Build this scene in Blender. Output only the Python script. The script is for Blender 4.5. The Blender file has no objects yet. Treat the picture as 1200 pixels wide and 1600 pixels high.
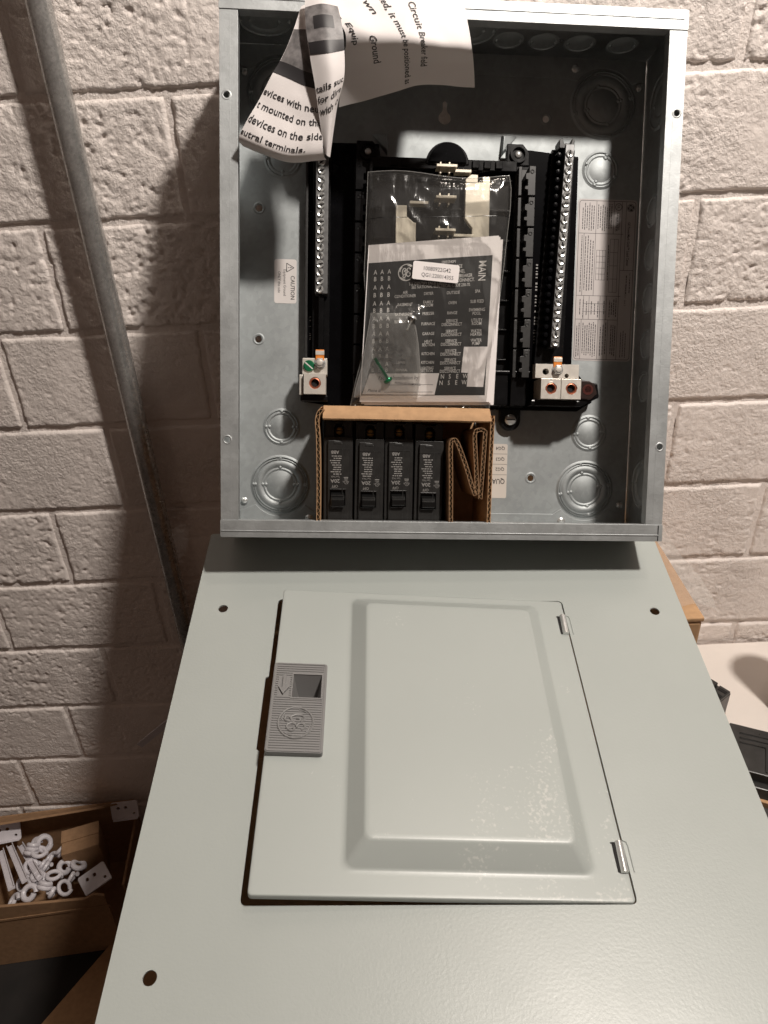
import bpy, bmesh, math, random
from mathutils import Vector, Matrix, noise

random.seed(7)
SC = bpy.context.scene
COL = SC.collection
ZC = 1.095                      # height of the camera above the floor (m)

# ------------------------------------------------------------------ camera, world, lamps, exposure
cam_d = bpy.data.cameras.new('camera'); cam = bpy.data.objects.new('camera', cam_d); COL.objects.link(cam)
cam_d.sensor_fit = 'HORIZONTAL'; cam_d.sensor_width = 36.0; cam_d.lens = 36.0 * 1153.9 / 1200.0
cam_d.clip_start = 0.01; cam_d.clip_end = 50
cam.matrix_world = Matrix(((0.99887, 0.04752, 0, 0), (-0.02468, 0.51864, -0.85464, 0), (-0.04062, 0.85367, 0.51922, ZC), (0, 0, 0, 1)))
SC.camera = cam
W = bpy.data.worlds.new('World'); SC.world = W; W.use_nodes = True
bg = W.node_tree.nodes['Background']; bg.inputs[0].default_value = (0.60, 0.41, 0.32, 1); bg.inputs[1].default_value = 0.115

def lamp(name, loc, watt, size, col):
    d = bpy.data.lights.new(name, 'POINT'); d.energy = watt; d.shadow_soft_size = size; d.color = col
    o = bpy.data.objects.new(name, d); o.location = (loc[0], loc[1], loc[2] + ZC); COL.objects.link(o); return o
lamp('bulb_overhead', (0.63, 0.07, 1.18), 126, 0.06, (1.0, 0.92, 0.84))
lamp('bulb_near_wall', (0.46, 0.54, 1.2), 10, 0.07, (1.0, 0.88, 0.76))
lamp('bulb_across_room', (-1.3, -0.9, 0.75), 1.6, 0.12, (1.0, 0.80, 0.62))
SC.view_settings.view_transform = 'Standard'; SC.view_settings.look = 'None'; SC.view_settings.exposure = 0.0; SC.view_settings.gamma = 1.0
SC.cycles.max_bounces = 8; SC.cycles.transparent_max_bounces = 12

# frames measured from the photograph: the leaning enclosure and the cover lying in front of it (local mm, x right, y up, z out)
BOX = Matrix(((0.99685, 0.06433, 0.04635, 0.04827), (0.01357, 0.43754, -0.8991, 0.50327), (-0.07812, 0.89689, 0.43529, -0.33451 + ZC), (0, 0, 0, 1)))
COV = Matrix(((0.99814, 0.02095, 0.05728, 0.0393), (-0.01014, 0.9831, -0.1828, 0.34203), (-0.06015, 0.18187, 0.98148, -0.40593 + ZC), (0, 0, 0, 1)))
PI = math.pi

# ------------------------------------------------------------------ materials
MATS = {}
def mat(name, col, rough=0.5, metal=0.0, var=0.0, vscale=40.0, bump=0.0, bscale=300.0, spec=0.5, rvar=0.0, spangle=0.0, stretch=None, col2=None, thr=None, detail=4.0, bdist=0.001, vor=260):
    m = bpy.data.materials.new(name); m.use_nodes = True; nt = m.node_tree; N = nt.nodes; L = nt.links
    b = N['Principled BSDF']; b.inputs['Base Color'].default_value = (*col, 1); b.inputs['Roughness'].default_value = rough
    b.inputs['Metallic'].default_value = metal; b.inputs['Specular IOR Level'].default_value = spec
    tc = N.new('ShaderNodeTexCoord'); src = tc.outputs['Object']
    if stretch:
        mp = N.new('ShaderNodeMapping'); mp.inputs['Scale'].default_value = stretch; L.new(src, mp.inputs['Vector']); vsrc = mp.outputs[0]
    else: vsrc = src
    if var or col2:
        n = N.new('ShaderNodeTexNoise'); n.inputs['Scale'].default_value = vscale; n.inputs['Detail'].default_value = detail; L.new(vsrc, n.inputs['Vector'])
        r = N.new('ShaderNodeValToRGB')
        lo, hi = thr if thr else (0.3, 0.7)
        r.color_ramp.elements[0].position = lo; r.color_ramp.elements[1].position = hi
        c0 = col2 if col2 else tuple(c * (1 - var) for c in col); c1 = col if col2 else tuple(min(1, c * (1 + var)) for c in col)
        r.color_ramp.elements[0].color = (*c0, 1); r.color_ramp.elements[1].color = (*c1, 1)
        L.new(n.outputs['Fac'], r.inputs['Fac']); cout = r.outputs['Color']
        if spangle:
            v = N.new('ShaderNodeTexVoronoi'); v.inputs['Scale'].default_value = vor; L.new(src, v.inputs['Vector'])
            mx = N.new('ShaderNodeMix'); mx.data_type = 'RGBA'; mx.blend_type = 'MULTIPLY'; mx.inputs[0].default_value = spangle
            bw = N.new('ShaderNodeRGBToBW'); L.new(v.outputs['Color'], bw.inputs[0])
            L.new(cout, mx.inputs[6]); L.new(bw.outputs[0], mx.inputs[7]); cout = mx.outputs[2]
        L.new(cout, b.inputs['Base Color'])
    if rvar:
        n2 = N.new('ShaderNodeTexNoise'); n2.inputs['Scale'].default_value = vscale * 2.3; L.new(vsrc, n2.inputs['Vector'])
        mr = N.new('ShaderNodeMapRange'); mr.inputs[3].default_value = rough - rvar; mr.inputs[4].default_value = rough + rvar
        L.new(n2.outputs['Fac'], mr.inputs[0]); L.new(mr.outputs[0], b.inputs['Roughness'])
    if bump:
        n3 = N.new('ShaderNodeTexNoise'); n3.inputs['Scale'].default_value = bscale; n3.inputs['Detail'].default_value = 3; L.new(src, n3.inputs['Vector'])
        bp = N.new('ShaderNodeBump'); bp.inputs['Strength'].default_value = bump; bp.inputs['Distance'].default_value = bdist
        L.new(n3.outputs['Fac'], bp.inputs['Height']); L.new(bp.outputs[0], b.inputs['Normal'])
    MATS[name] = m; return m

mat('wall_paint', (0.85, 0.775, 0.73), 0.42, var=0.05, vscale=18, bump=0.55, bscale=210, bdist=0.0022, spec=0.4)
mat('galv_side', (0.50, 0.53, 0.54), 0.30, 0.85, var=0.10, vscale=25, bump=0.05, bscale=300, rvar=0.06, spangle=0.13)
mat('galv', (0.40, 0.425, 0.43), 0.62, 0.80, var=0.10, vscale=25, bump=0.06, bscale=900, rvar=0.08, spangle=0.13)
mat('galv_lip', (0.45, 0.47, 0.475), 0.54, 0.76, var=0.13, vscale=30, bump=0.10, bscale=700, rvar=0.10, spangle=0.14)
mat('zinc', (0.72, 0.73, 0.72), 0.27, 0.72, var=0.05, vscale=300)
mat('bar_steel', (0.16, 0.16, 0.16), 0.42, 0.8, var=0.2, vscale=200)
mat('cover_paint', (0.362, 0.388, 0.371), 0.37, var=0.02, vscale=12, rvar=0.06, bump=0.115, bscale=520, bdist=0.0008, spec=0.42)
mat('door_paint', (0.362, 0.388, 0.371), 0.36, var=0.015, vscale=12, bump=0.05, bscale=560, bdist=0.0007, spec=0.5)
mat('latch_plastic', (0.19, 0.187, 0.185), 0.42)
mat('black_plastic', (0.0045, 0.0045, 0.005), 0.24, var=0.3, vscale=60, rvar=0.08, spec=0.3)
mat('black_matte', (0.0025, 0.0025, 0.003), 0.20, var=0.3, vscale=60, spec=0.1)
mat('dark_grey_plastic', (0.020, 0.0195, 0.019), 0.42, var=0.25, vscale=120, rvar=0.1)
mat('breaker_case', (0.014, 0.0133, 0.0125), 0.42, var=0.25, vscale=90, rvar=0.1)
mat('spare_case', (0.030, 0.029, 0.028), 0.33, var=0.25, vscale=90, rvar=0.1)
mat('breaker_handle', (0.007, 0.007, 0.007), 0.30)
mat('aluminium', (0.72, 0.68, 0.62), 0.40, 0.55, var=0.08, vscale=120, rvar=0.08)
mat('tin_bar', (0.66, 0.60, 0.50), 0.40, 0.35, var=0.15, vscale=70, rvar=0.1)
mat('copper', (0.50, 0.17, 0.10), 0.35, 0.7, var=0.2, vscale=300)
mat('brass', (0.62, 0.36, 0.10), 0.38, 0.6, var=0.3, vscale=300)
mat('copper_reflection', (0.10, 0.03, 0.025), 0.3, 0.4)
mat('hole_dark', (0.006, 0.005, 0.005), 0.8)
mat('orange_mark', (0.62, 0.19, 0.02), 0.45)
mat('green_screw', (0.02, 0.20, 0.09), 0.25, 0.5)
mat('cardboard', (0.43, 0.265, 0.145), 0.75, var=0.09, vscale=150, bump=0.15, bscale=420, spec=0.2)
mat('cardboard_dark', (0.30, 0.18, 0.10), 0.8, var=0.12, vscale=120, bump=0.15, bscale=420, spec=0.2)
mat('paper', (0.74, 0.70, 0.69), 0.6, var=0.02, vscale=30, bump=0.10, bscale=90, spec=0.25)
mat('label_white', (0.66, 0.62, 0.60), 0.42, var=0.03, vscale=60)
mat('label_rating', (0.50, 0.46, 0.45), 0.42, var=0.04, vscale=60)
mat('label_cream', (0.58, 0.53, 0.48), 0.45, var=0.03, vscale=60)
mat('ink', (0.022, 0.020, 0.022), 0.5)
mat('ink_grey', (0.16, 0.15, 0.15), 0.5, var=0.6, vscale=140)
mat('page_black', (0.008, 0.0078, 0.008), 0.55, var=0.1, vscale=60)
mat('ink_white', (0.60, 0.58, 0.56), 0.5)
mat('ink_faded', (0.25, 0.24, 0.23), 0.5)
mat('white_plastic', (0.66, 0.63, 0.66), 0.35, var=0.05, vscale=60)
mat('bench_paint', (0.76, 0.70, 0.65), 0.55, var=0.05, vscale=9, bump=0.2, bscale=120, spec=0.3)
mat('floor_dark', (0.012, 0.010, 0.009), 0.8, var=0.4, vscale=20, bump=0.2, bscale=90)
mat('steel_conduit', (0.60, 0.595, 0.58), 0.28, 0.72, var=0.16, vscale=90, rvar=0.10, spangle=0.35, stretch=(1, 1, 0.6), vor=620)
mat('can_metal', (0.09, 0.085, 0.08), 0.38, 0.35, var=0.08, vscale=30)
mat('cable_grey', (0.035, 0.033, 0.031), 0.5)
mat('lug_shield_brown', (0.030, 0.020, 0.018), 0.15)  # dark glossy brown plastic of the lug shield

def wall_relief():
    nt = MATS['wall_paint'].node_tree; N = nt.nodes; L = nt.links; b = N['Principled BSDF']
    tc = N.new('ShaderNodeTexCoord')
    a = N.new('ShaderNodeTexNoise'); a.inputs['Scale'].default_value = 330; a.inputs['Detail'].default_value = 6; a.inputs['Roughness'].default_value = .62; a.inputs['Distortion'].default_value = .1; L.new(tc.outputs['Object'], a.inputs['Vector'])
    r = N.new('ShaderNodeMapRange'); r.inputs[1].default_value = .40; r.inputs[2].default_value = .60; L.new(a.outputs['Fac'], r.inputs[0])
    v = N.new('ShaderNodeTexVoronoi'); v.inputs['Scale'].default_value = 260; L.new(tc.outputs['Object'], v.inputs['Vector'])
    m = N.new('ShaderNodeMath'); m.operation = 'MULTIPLY_ADD'; m.inputs[1].default_value = .45; L.new(v.outputs['Distance'], m.inputs[0]); L.new(r.outputs[0], m.inputs[2])
    w = N.new('ShaderNodeTexNoise'); w.inputs['Scale'].default_value = 11; L.new(tc.outputs['Object'], w.inputs['Vector'])
    q = N.new('ShaderNodeMapRange'); q.inputs[1].default_value = .36; q.inputs[2].default_value = .62; q.inputs[3].default_value = .25; q.inputs[4].default_value = 1.0; L.new(w.outputs['Fac'], q.inputs[0])
    h = N.new('ShaderNodeMath'); h.operation = 'MULTIPLY'; L.new(m.outputs[0], h.inputs[0]); L.new(q.outputs[0], h.inputs[1])
    k = N.new('ShaderNodeTexNoise'); k.inputs['Scale'].default_value = 55; k.inputs['Detail'].default_value = 5; L.new(tc.outputs['Object'], k.inputs['Vector'])
    kr = N.new('ShaderNodeMapRange'); kr.inputs[1].default_value = .70; kr.inputs[2].default_value = .76; kr.inputs[3].default_value = 0; kr.inputs[4].default_value = .55; L.new(k.outputs['Fac'], kr.inputs[0])
    mx = N.new('ShaderNodeMix'); mx.data_type = 'RGBA'; L.new(kr.outputs[0], mx.inputs[0]); L.new(b.inputs['Base Color'].links[0].from_socket, mx.inputs[6]); mx.inputs[7].default_value = (.33, .23, .17, 1); L.new(mx.outputs[2], b.inputs['Base Color'])
    bp = N.new('ShaderNodeBump'); bp.inputs['Strength'].default_value = .6; bp.inputs['Distance'].default_value = .0012; L.new(h.outputs[0], bp.inputs['Height']); L.new(bp.outputs[0], b.inputs['Normal'])
wall_relief()
def film(name, haze=0.05, gloss=0.22, bump=0.25):
    m = bpy.data.materials.new(name); m.use_nodes = True; nt = m.node_tree; N = nt.nodes; L = nt.links
    N.remove(N['Principled BSDF']); out = N['Material Output']
    tr = N.new('ShaderNodeBsdfTransparent'); tr.inputs[0].default_value = (0.95, 0.95, 0.94, 1)
    gl = N.new('ShaderNodeBsdfGlossy'); gl.inputs['Roughness'].default_value = 0.13; gl.inputs[0].default_value = (0.95, 0.95, 0.95, 1)
    df = N.new('ShaderNodeBsdfDiffuse'); df.inputs[0].default_value = (0.75, 0.74, 0.72, 1)
    lw = N.new('ShaderNodeLayerWeight'); lw.inputs[0].default_value = 0.30
    n = N.new('ShaderNodeTexNoise'); n.inputs['Scale'].default_value = 1; n.inputs['Detail'].default_value = 4
    tc = N.new('ShaderNodeTexCoord'); mp = N.new('ShaderNodeMapping'); mp.inputs['Rotation'].default_value = (0, 0, .55); mp.inputs['Scale'].default_value = (95, 22, 60); L.new(tc.outputs['Object'], mp.inputs['Vector']); L.new(mp.outputs[0], n.inputs['Vector'])
    bp = N.new('ShaderNodeBump'); bp.inputs['Strength'].default_value = bump; bp.inputs['Distance'].default_value = 0.002
    L.new(n.outputs['Fac'], bp.inputs['Height']); L.new(bp.outputs[0], gl.inputs['Normal']); L.new(bp.outputs[0], lw.inputs['Normal'])
    ml = N.new('ShaderNodeMath'); ml.operation = 'MULTIPLY_ADD'; ml.inputs[1].default_value = gloss; ml.inputs[2].default_value = 0.03; L.new(lw.outputs['Fresnel'], ml.inputs[0])
    m1 = N.new('ShaderNodeMixShader'); m1.inputs[0].default_value = haze; L.new(tr.outputs[0], m1.inputs[1]); L.new(df.outputs[0], m1.inputs[2])
    m2 = N.new('ShaderNodeMixShader'); L.new(ml.outputs[0], m2.inputs[0]); L.new(m1.outputs[0], m2.inputs[1]); L.new(gl.outputs[0], m2.inputs[2])
    L.new(m2.outputs[0], out.inputs['Surface']); MATS[name] = m
film('clear_film', 0.014, 0.5, 0.5)
film('pouch_film', 0.19, 0.40, 0.3)
film('tape_film', 0.12, 0.5, 0.5)

def painted_dust(name):          # cover paint with dried pale flecks rubbed into the lower half of the raised panel
    m = MATS['door_paint'].copy(); m.name = name; nt = m.node_tree; N = nt.nodes; L = nt.links; b = N['Principled BSDF']
    src = b.inputs['Base Color'].links[0].from_socket
    tc = N.new('ShaderNodeTexCoord')
    v = N.new('ShaderNodeTexNoise'); v.inputs['Scale'].default_value = 420; v.inputs['Detail'].default_value = 4; L.new(tc.outputs['Object'], v.inputs['Vector'])
    w = N.new('ShaderNodeTexNoise'); w.inputs['Scale'].default_value = 26; w.inputs['Detail'].default_value = 2; L.new(tc.outputs['Object'], w.inputs['Vector'])
    sx = N.new('ShaderNodeSeparateXYZ'); L.new(tc.outputs['Object'], sx.inputs[0])
    g = N.new('ShaderNodeMapRange'); g.inputs[1].default_value = 0.02; g.inputs[2].default_value = -0.062; g.inputs[3].default_value = 0; g.inputs[4].default_value = 0.10; L.new(sx.outputs['Y'], g.inputs[0])
    gx = N.new('ShaderNodeMapRange'); gx.inputs[1].default_value = -0.07; gx.inputs[2].default_value = 0.05; gx.inputs[3].default_value = 0; gx.inputs[4].default_value = 0.05; L.new(sx.outputs['X'], gx.inputs[0])
    a1 = N.new('ShaderNodeMath'); a1.operation = 'MULTIPLY'; L.new(v.outputs['Fac'], a1.inputs[0]); L.new(w.outputs['Fac'], a1.inputs[1])
    a2 = N.new('ShaderNodeMath'); a2.operation = 'ADD'; L.new(a1.outputs[0], a2.inputs[0]); L.new(g.outputs[0], a2.inputs[1])
    a3 = N.new('ShaderNodeMath'); a3.operation = 'ADD'; L.new(a2.outputs[0], a3.inputs[0]); L.new(gx.outputs[0], a3.inputs[1])
    r = N.new('ShaderNodeMapRange'); r.inputs[1].default_value = 0.465; r.inputs[2].default_value = 0.56; r.inputs[3].default_value = 0; r.inputs[4].default_value = 0.34; L.new(a3.outputs[0], r.inputs[0])
    mx = N.new('ShaderNodeMix'); mx.data_type = 'RGBA'; L.new(r.outputs[0], mx.inputs[0]); L.new(src, mx.inputs[6]); mx.inputs[7].default_value = (0.68, 0.67, 0.63, 1)
    L.new(mx.outputs[2], b.inputs['Base Color']); MATS[name] = m
painted_dust('door_paint_dusty')

# ------------------------------------------------------------------ mesh helpers
def smoothpath(pts, n=6, closed=False):
    P = [Vector(p) for p in pts]; out = []; m = len(P)
    rng = range(m if closed else m - 1)
    for i in rng:
        if closed: a, b, c, d = P[(i - 1) % m], P[i], P[(i + 1) % m], P[(i + 2) % m]
        else: a, b, c, d = P[max(i - 1, 0)], P[i], P[i + 1], P[min(i + 2, m - 1)]
        for k in range(n):
            t = k / n
            out.append(0.5 * ((2 * b) + (c - a) * t + (2 * a - 5 * b + 4 * c - d) * t * t + (3 * b - a - 3 * c + d) * t ** 3))
    if not closed: out.append(P[-1])
    return out
def circle(cx, cy, r, n=24, a0=0.0): return [(cx + r * math.cos(a0 + 2 * PI * i / n), cy + r * math.sin(a0 + 2 * PI * i / n)) for i in range(n)]
def rrect(x0, x1, y0, y1, r, n=4):
    o = []
    for cx, cy, a in ((x1 - r, y1 - r, 0), (x0 + r, y1 - r, PI / 2), (x0 + r, y0 + r, PI), (x1 - r, y0 + r, 1.5 * PI)):
        for i in range(n + 1):
            t = a + PI / 2 * i / n; o.append((cx + r * math.cos(t), cy + r * math.sin(t)))
    return o
_TX = {}
def glyphs(s, bold=0.0):
    k = (s, bold)
    if k not in _TX:
        cu = bpy.data.curves.new('tmp', 'FONT'); cu.body = s; cu.size = 1.0; cu.resolution_u = 2; cu.offset = bold
        ob = bpy.data.objects.new('tmp', cu); me = bpy.data.meshes.new_from_object(ob)
        vs = [(v.co.x, v.co.y) for v in me.vertices]; fs = [tuple(p.vertices) for p in me.polygons]
        bpy.data.objects.remove(ob); bpy.data.curves.remove(cu); bpy.data.meshes.remove(me); _TX[k] = (vs, fs)
    return _TX[k]
def filled(outer, holes):
    cu = bpy.data.curves.new('tmp', 'CURVE'); cu.dimensions = '2D'; cu.fill_mode = 'BOTH'
    for poly in [outer] + list(holes):
        sp = cu.splines.new('POLY'); sp.points.add(len(poly) - 1); sp.use_cyclic_u = True
        for p, q in zip(sp.points, poly): p.co = (q[0] / 100, q[1] / 100, 0, 1)
    ob = bpy.data.objects.new('tmp', cu); me = bpy.data.meshes.new_from_object(ob)
    vs = [(v.co.x * 100, v.co.y * 100) for v in me.vertices]; fs = [tuple(p.vertices) for p in me.polygons]
    bpy.data.objects.remove(ob); bpy.data.curves.remove(cu); bpy.data.meshes.remove(me); return vs, fs

class MB:
    def __init__(s, k=0.001): s.v = []; s.f = []; s.k = k
    def add(s, vs, fs):
        o = len(s.v); s.v += [tuple(p) for p in vs]; s.f += [tuple(i + o for i in f) for f in fs]; return s
    def box(s, x0, x1, y0, y1, z0, z1):
        return s.add([(x0, y0, z0), (x1, y0, z0), (x1, y1, z0), (x0, y1, z0), (x0, y0, z1), (x1, y0, z1), (x1, y1, z1), (x0, y1, z1)],
                     [(3, 2, 1, 0), (4, 5, 6, 7), (0, 1, 5, 4), (1, 2, 6, 5), (2, 3, 7, 6), (3, 0, 4, 7)])
    def prism(s, poly, z0, z1, top=None):
        n = len(poly); t = top or poly
        return s.add([(p[0], p[1], z0) for p in poly] + [(p[0], p[1], z1) for p in t],
                     [tuple(range(n))[::-1], tuple(range(n, 2 * n))] + [(i, (i + 1) % n, n + (i + 1) % n, n + i) for i in range(n)])
    def plate(s, outer, holes, z0, z1):
        vs, fs = filled(outer, holes); n = len(vs)
        s.add([(x, y, z1) for x, y in vs], fs); s.add([(x, y, z0) for x, y in vs], [f[::-1] for f in fs])
        for poly in [outer] + list(holes):
            m = len(poly); s.add([(p[0], p[1], z0) for p in poly] + [(p[0], p[1], z1) for p in poly], [(i, (i + 1) % m, m + (i + 1) % m, m + i) for i in range(m)])
        return s
    def lathe(s, c, prof, n=28, axis='z', cap=True):
        c = Vector(c); ax = {'z': (Vector((1, 0, 0)), Vector((0, 1, 0)), Vector((0, 0, 1))), 'x': (Vector((0, 1, 0)), Vector((0, 0, 1)), Vector((1, 0, 0))), '-x': (Vector((0, 0, 1)), Vector((0, 1, 0)), Vector((-1, 0, 0))), '-y': (Vector((1, 0, 0)), Vector((0, 0, 1)), Vector((0, -1, 0))), 'y': (Vector((0, 0, 1)), Vector((1, 0, 0)), Vector((0, 1, 0)))}[axis] if isinstance(axis, str) else axis
        vs = []; fs = []
        for r, h in prof:
            for i in range(n):
                a = 2 * PI * i / n; vs.append(c + ax[0] * (r * math.cos(a)) + ax[1] * (r * math.sin(a)) + ax[2] * h)
        for j in range(len(prof) - 1):
            for i in range(n):
                fs.append((j * n + i, j * n + (i + 1) % n, (j + 1) * n + (i + 1) % n, (j + 1) * n + i))
        if cap: fs.append(tuple(range(n))[::-1]); fs.append(tuple(range((len(prof) - 1) * n, len(prof) * n)))
        return s.add(vs, fs)
    def cyl(s, p0, p1, r, n=16, r1=None):
        p0 = Vector(p0); p1 = Vector(p1); d = (p1 - p0); h = d.length; d.normalize()
        a = d.orthogonal().normalized(); b = d.cross(a)
        return s.lathe(p0, [(r, 0), (r if r1 is None else r1, h)], n, (a, b, d))
    def tube(s, pts, r, n=8, closed=False):
        P = [Vector(p) for p in pts]; m = len(P); vs = []; fs = []; prev = None
        for i in range(m):
            t = (P[(i + 1) % m] - P[i - 1]) if closed else (P[min(i + 1, m - 1)] - P[max(i - 1, 0)])
            t.normalize(); a = (prev - t * prev.dot(t)) if prev is not None else t.orthogonal()
            a.normalize(); prev = a; b = t.cross(a)
            for j in range(n):
                q = 2 * PI * j / n; vs.append(P[i] + a * (r * math.cos(q)) + b * (r * math.sin(q)))
        for i in range(m if closed else m - 1):
            k = (i + 1) % m
            for j in range(n): fs.append((i * n + j, i * n + (j + 1) % n, k * n + (j + 1) % n, k * n + j))
        if not closed: fs.append(tuple(range(n))[::-1]); fs.append(tuple(range((m - 1) * n, m * n)))
        return s.add(vs, fs)
    def grid(s, fn, nu, nv):
        vs = [fn(i / nu, j / nv) for j in range(nv + 1) for i in range(nu + 1)]; w = nu + 1
        return s.add(vs, [(j * w + i, j * w + i + 1, (j + 1) * w + i + 1, (j + 1) * w + i) for j in range(nv) for i in range(nu)])
    def text(s, t, x, y, z, h, rot=0.0, xs=1.0, bold=0.0, align='C', fmap=None, slant=0.0):
        vs, fs = glyphs(t, bold)
        if not vs: return s
        k = h / 0.70; x0 = min(v[0] for v in vs); x1 = max(v[0] for v in vs)
        ox = {'C': (x0 + x1) / 2, 'L': x0, 'R': x1}[align]; c, sn = math.cos(rot), math.sin(rot); out = []
        for vx, vy in vs:
            a = (vx - ox + slant * vy) * k * xs; b = (vy - 0.35) * k
            px, py = x + a * c - b * sn, y + a * sn + b * c
            out.append(fmap(px, py, z) if fmap else (px, py, z))
        return s.add(out, fs)
    def ribbon(s, pts, w, z, fmap=None):
        P = [Vector((p[0], p[1])) for p in pts]; vs = []; m = len(P)
        for i in range(m):
            t = P[min(i + 1, m - 1)] - P[max(i - 1, 0)]; t.normalize(); nrm = Vector((-t.y, t.x)) * w / 2
            for q in (P[i] + nrm, P[i] - nrm): vs.append(fmap(q.x, q.y, z) if fmap else (q.x, q.y, z))
        return s.add(vs, [(2 * i, 2 * i + 1, 2 * i + 3, 2 * i + 2) for i in range(m - 1)])
    def rect(s, x0, x1, y0, y1, z, fmap=None):
        return s.add([fmap(x, y, z) if fmap else (x, y, z) for x, y in ((x0, y0), (x1, y0), (x1, y1), (x0, y1))], [(0, 1, 2, 3)])
    def xf(s, fn): s.v = [tuple(fn(p)) for p in s.v]; return s
    def mesh(s, name, m, smooth=False, bev=0.0, ang=35):
        me = bpy.data.meshes.new(name); k = s.k
        me.from_pydata([(p[0] * k, p[1] * k, p[2] * k) for p in s.v], [], s.f); me.validate()
        bm = bmesh.new(); bm.from_mesh(me); bmesh.ops.remove_doubles(bm, verts=bm.verts, dist=1e-7)
        if bev:
            ed = [e for e in bm.edges if len(e.link_faces) == 2 and e.calc_face_angle(0) > math.radians(ang)]
            bmesh.ops.bevel(bm, geom=ed, offset=bev * k, segments=2, profile=0.5, affect='EDGES', clamp_overlap=True)
        if not smooth == 'flatkeep': bmesh.ops.recalc_face_normals(bm, faces=bm.faces)
        bm.to_mesh(me); bm.free()
        me.materials.append(MATS[m])
        if smooth:
            me.polygons.foreach_set('use_smooth', [True] * len(me.polygons))
            try: me.set_sharp_from_angle(angle=math.radians(ang))
            except Exception: pass
        return me
    def build(s, name, m, parent=None, smooth=False, bev=0.0, ang=35, mw=None):
        o = bpy.data.objects.new(name, s.mesh(name, m, smooth, bev, ang)); COL.objects.link(o)
        if parent: o.parent = parent
        if mw is not None: o.matrix_world = mw
        return o
def tag(o, label=None, cat=None, group=None, kind=None):
    if label: o['label'] = label
    if cat: o['category'] = cat
    if group: o['group'] = group
    if kind: o['kind'] = kind
    return o
def empty(name, mw, label, cat, group=None):
    e = bpy.data.objects.new(name, None); e.empty_display_size = 0.02; COL.objects.link(e); e.matrix_world = mw
    return tag(e, label, cat, group)
def inst(me, name, parent, loc=(0, 0, 0), rz=0.0, sc=1.0):
    o = bpy.data.objects.new(name, me); COL.objects.link(o); o.parent = parent
    o.location = Vector(loc) * 0.001; o.rotation_euler = (0, 0, rz); o.scale = (sc, sc, sc); return o
def T(x, y, z): return Matrix.Translation((x, y, z))

def emblem(paths_only=False):
    g = [[(-.02, .30), (-.16, .50), (-.38, .46), (-.50, .16), (-.44, -.18), (-.26, -.26), (-.10, -.05), (-.06, .22), (-.22, .24), (-.28, .06)],
         [(-.10, -.05), (-.08, -.34), (-.22, -.60), (-.42, -.54), (-.38, -.32), (-.12, -.20), (.10, .02)],
         [(.50, .30), (.40, .50), (.18, .48), (.08, .26), (.20, .08), (.34, .06), (.16, .02), (.02, -.20), (.10, -.46), (.32, -.50), (.50, -.30), (.44, -.10), (.32, -.16)]]
    return [smoothpath([(x, y, 0) for x, y in p], 5) for p in g]
def emblem_flat(mb, cx, cy, R, z, w, rot=0.0, fmap=None):
    c, s = math.cos(rot), math.sin(rot)
    tr = lambda p: (cx + R * (p[0] * c - p[1] * s), cy + R * (p[0] * s + p[1] * c))
    for p in emblem(): mb.ribbon([tr(q) for q in p], w, z, fmap)
    mb.ribbon([tr((math.cos(a), math.sin(a))) for a in [2 * PI * i / 40 for i in range(41)]], w, z, fmap)
    for k in range(4):
        a = k * PI / 2 + .6; mb.ribbon([tr((math.cos(a + t) * (0.92 - .10 * t), math.sin(a + t) * (0.92 - .10 * t))) for t in [0, .2, .4, .6, .8]], w, z, fmap)
def greek(mb, x0, x1, y, z, h, rng, fmap=None, rot90=False):
    x = x0
    while x < x1 - h:
        w = min(rng.uniform(1.2, 4.5) * h, x1 - x)
        if rot90: mb.rect(y - h / 2, y + h / 2, x, x + w, z, fmap)
        else: mb.rect(x, x + w, y - h / 2, y + h / 2, z, fmap)
        x += w + h * 0.7

# ------------------------------------------------------------------ floor, bench, block wall
fl = MB(1).box(-1.6, 1.6, -0.8, 0.80, -0.05, 0.0).build('floor', 'floor_dark'); tag(fl, kind='structure')

WY = -0.01159; D = 0.762; CH = 0.14072 * D; BL = 0.2137; Z0 = -0.01892 * D + ZC
wallm = Matrix.Rotation(WY, 4, 'Z')
wall = empty('block_wall', wallm, 'rough cream painted concrete block wall behind everything', 'wall')
GAP = 0.0028
def block_mesh(x0, x1, z0, z1, nx, nz, seed, amp):
    def fn(u, v):
        x = x0 + (x1 - x0) * u; z = z0 + (z1 - z0) * v
        ex = min(x - x0, x1 - x); ez = min(z - z0, z1 - z)
        p = Vector((x * 1.0 + seed * 3.7, seed * 1.3, z))
        wob = 0.0019 * noise.noise(p * 70) + 0.0012 * noise.noise(p * 23)
        e = min(ex, ez)
        d = 0.0007 * noise.noise(p * 9) + amp * 0.0007 * noise.noise(p * 75)
        t = noise.noise(p * 215 + Vector((9, 2, 4))) + 0.6 * noise.noise(p * 95)
        zone = 0.5 + 0.9 * noise.noise(p * 7 + Vector((3, 3, 3)))
        d -= amp * 0.0031 * max(0.0, t - 0.10) * max(0.15, zone + 0.35)
        t2 = abs(noise.noise(p * 48 + Vector((1, 7, 2))))
        d -= amp * 0.0016 * max(0.0, 0.10 - t2) * 10 * max(0.0, zone) * 0.55
        ee = e + wob * 0.8
        if ee < 0.0030: d -= 0.0042 * (1 - max(0, ee) / 0.0030) ** 2
        return (x, D - 0.0005 - d, z)
    m = MB(1).grid(fn, nx, nz)
    m.v = [v for v in m.v]
    return m
OFF = {-3: -.12, -2: -.24, -1: .326, 0: -.186, 1: -.3315, 2: -.193, 3: -.318, 4: -.409, 5: -.305, 6: -.400, 7: -.477, 8: -.577, 9: -.605, 10: -.50}
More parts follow.
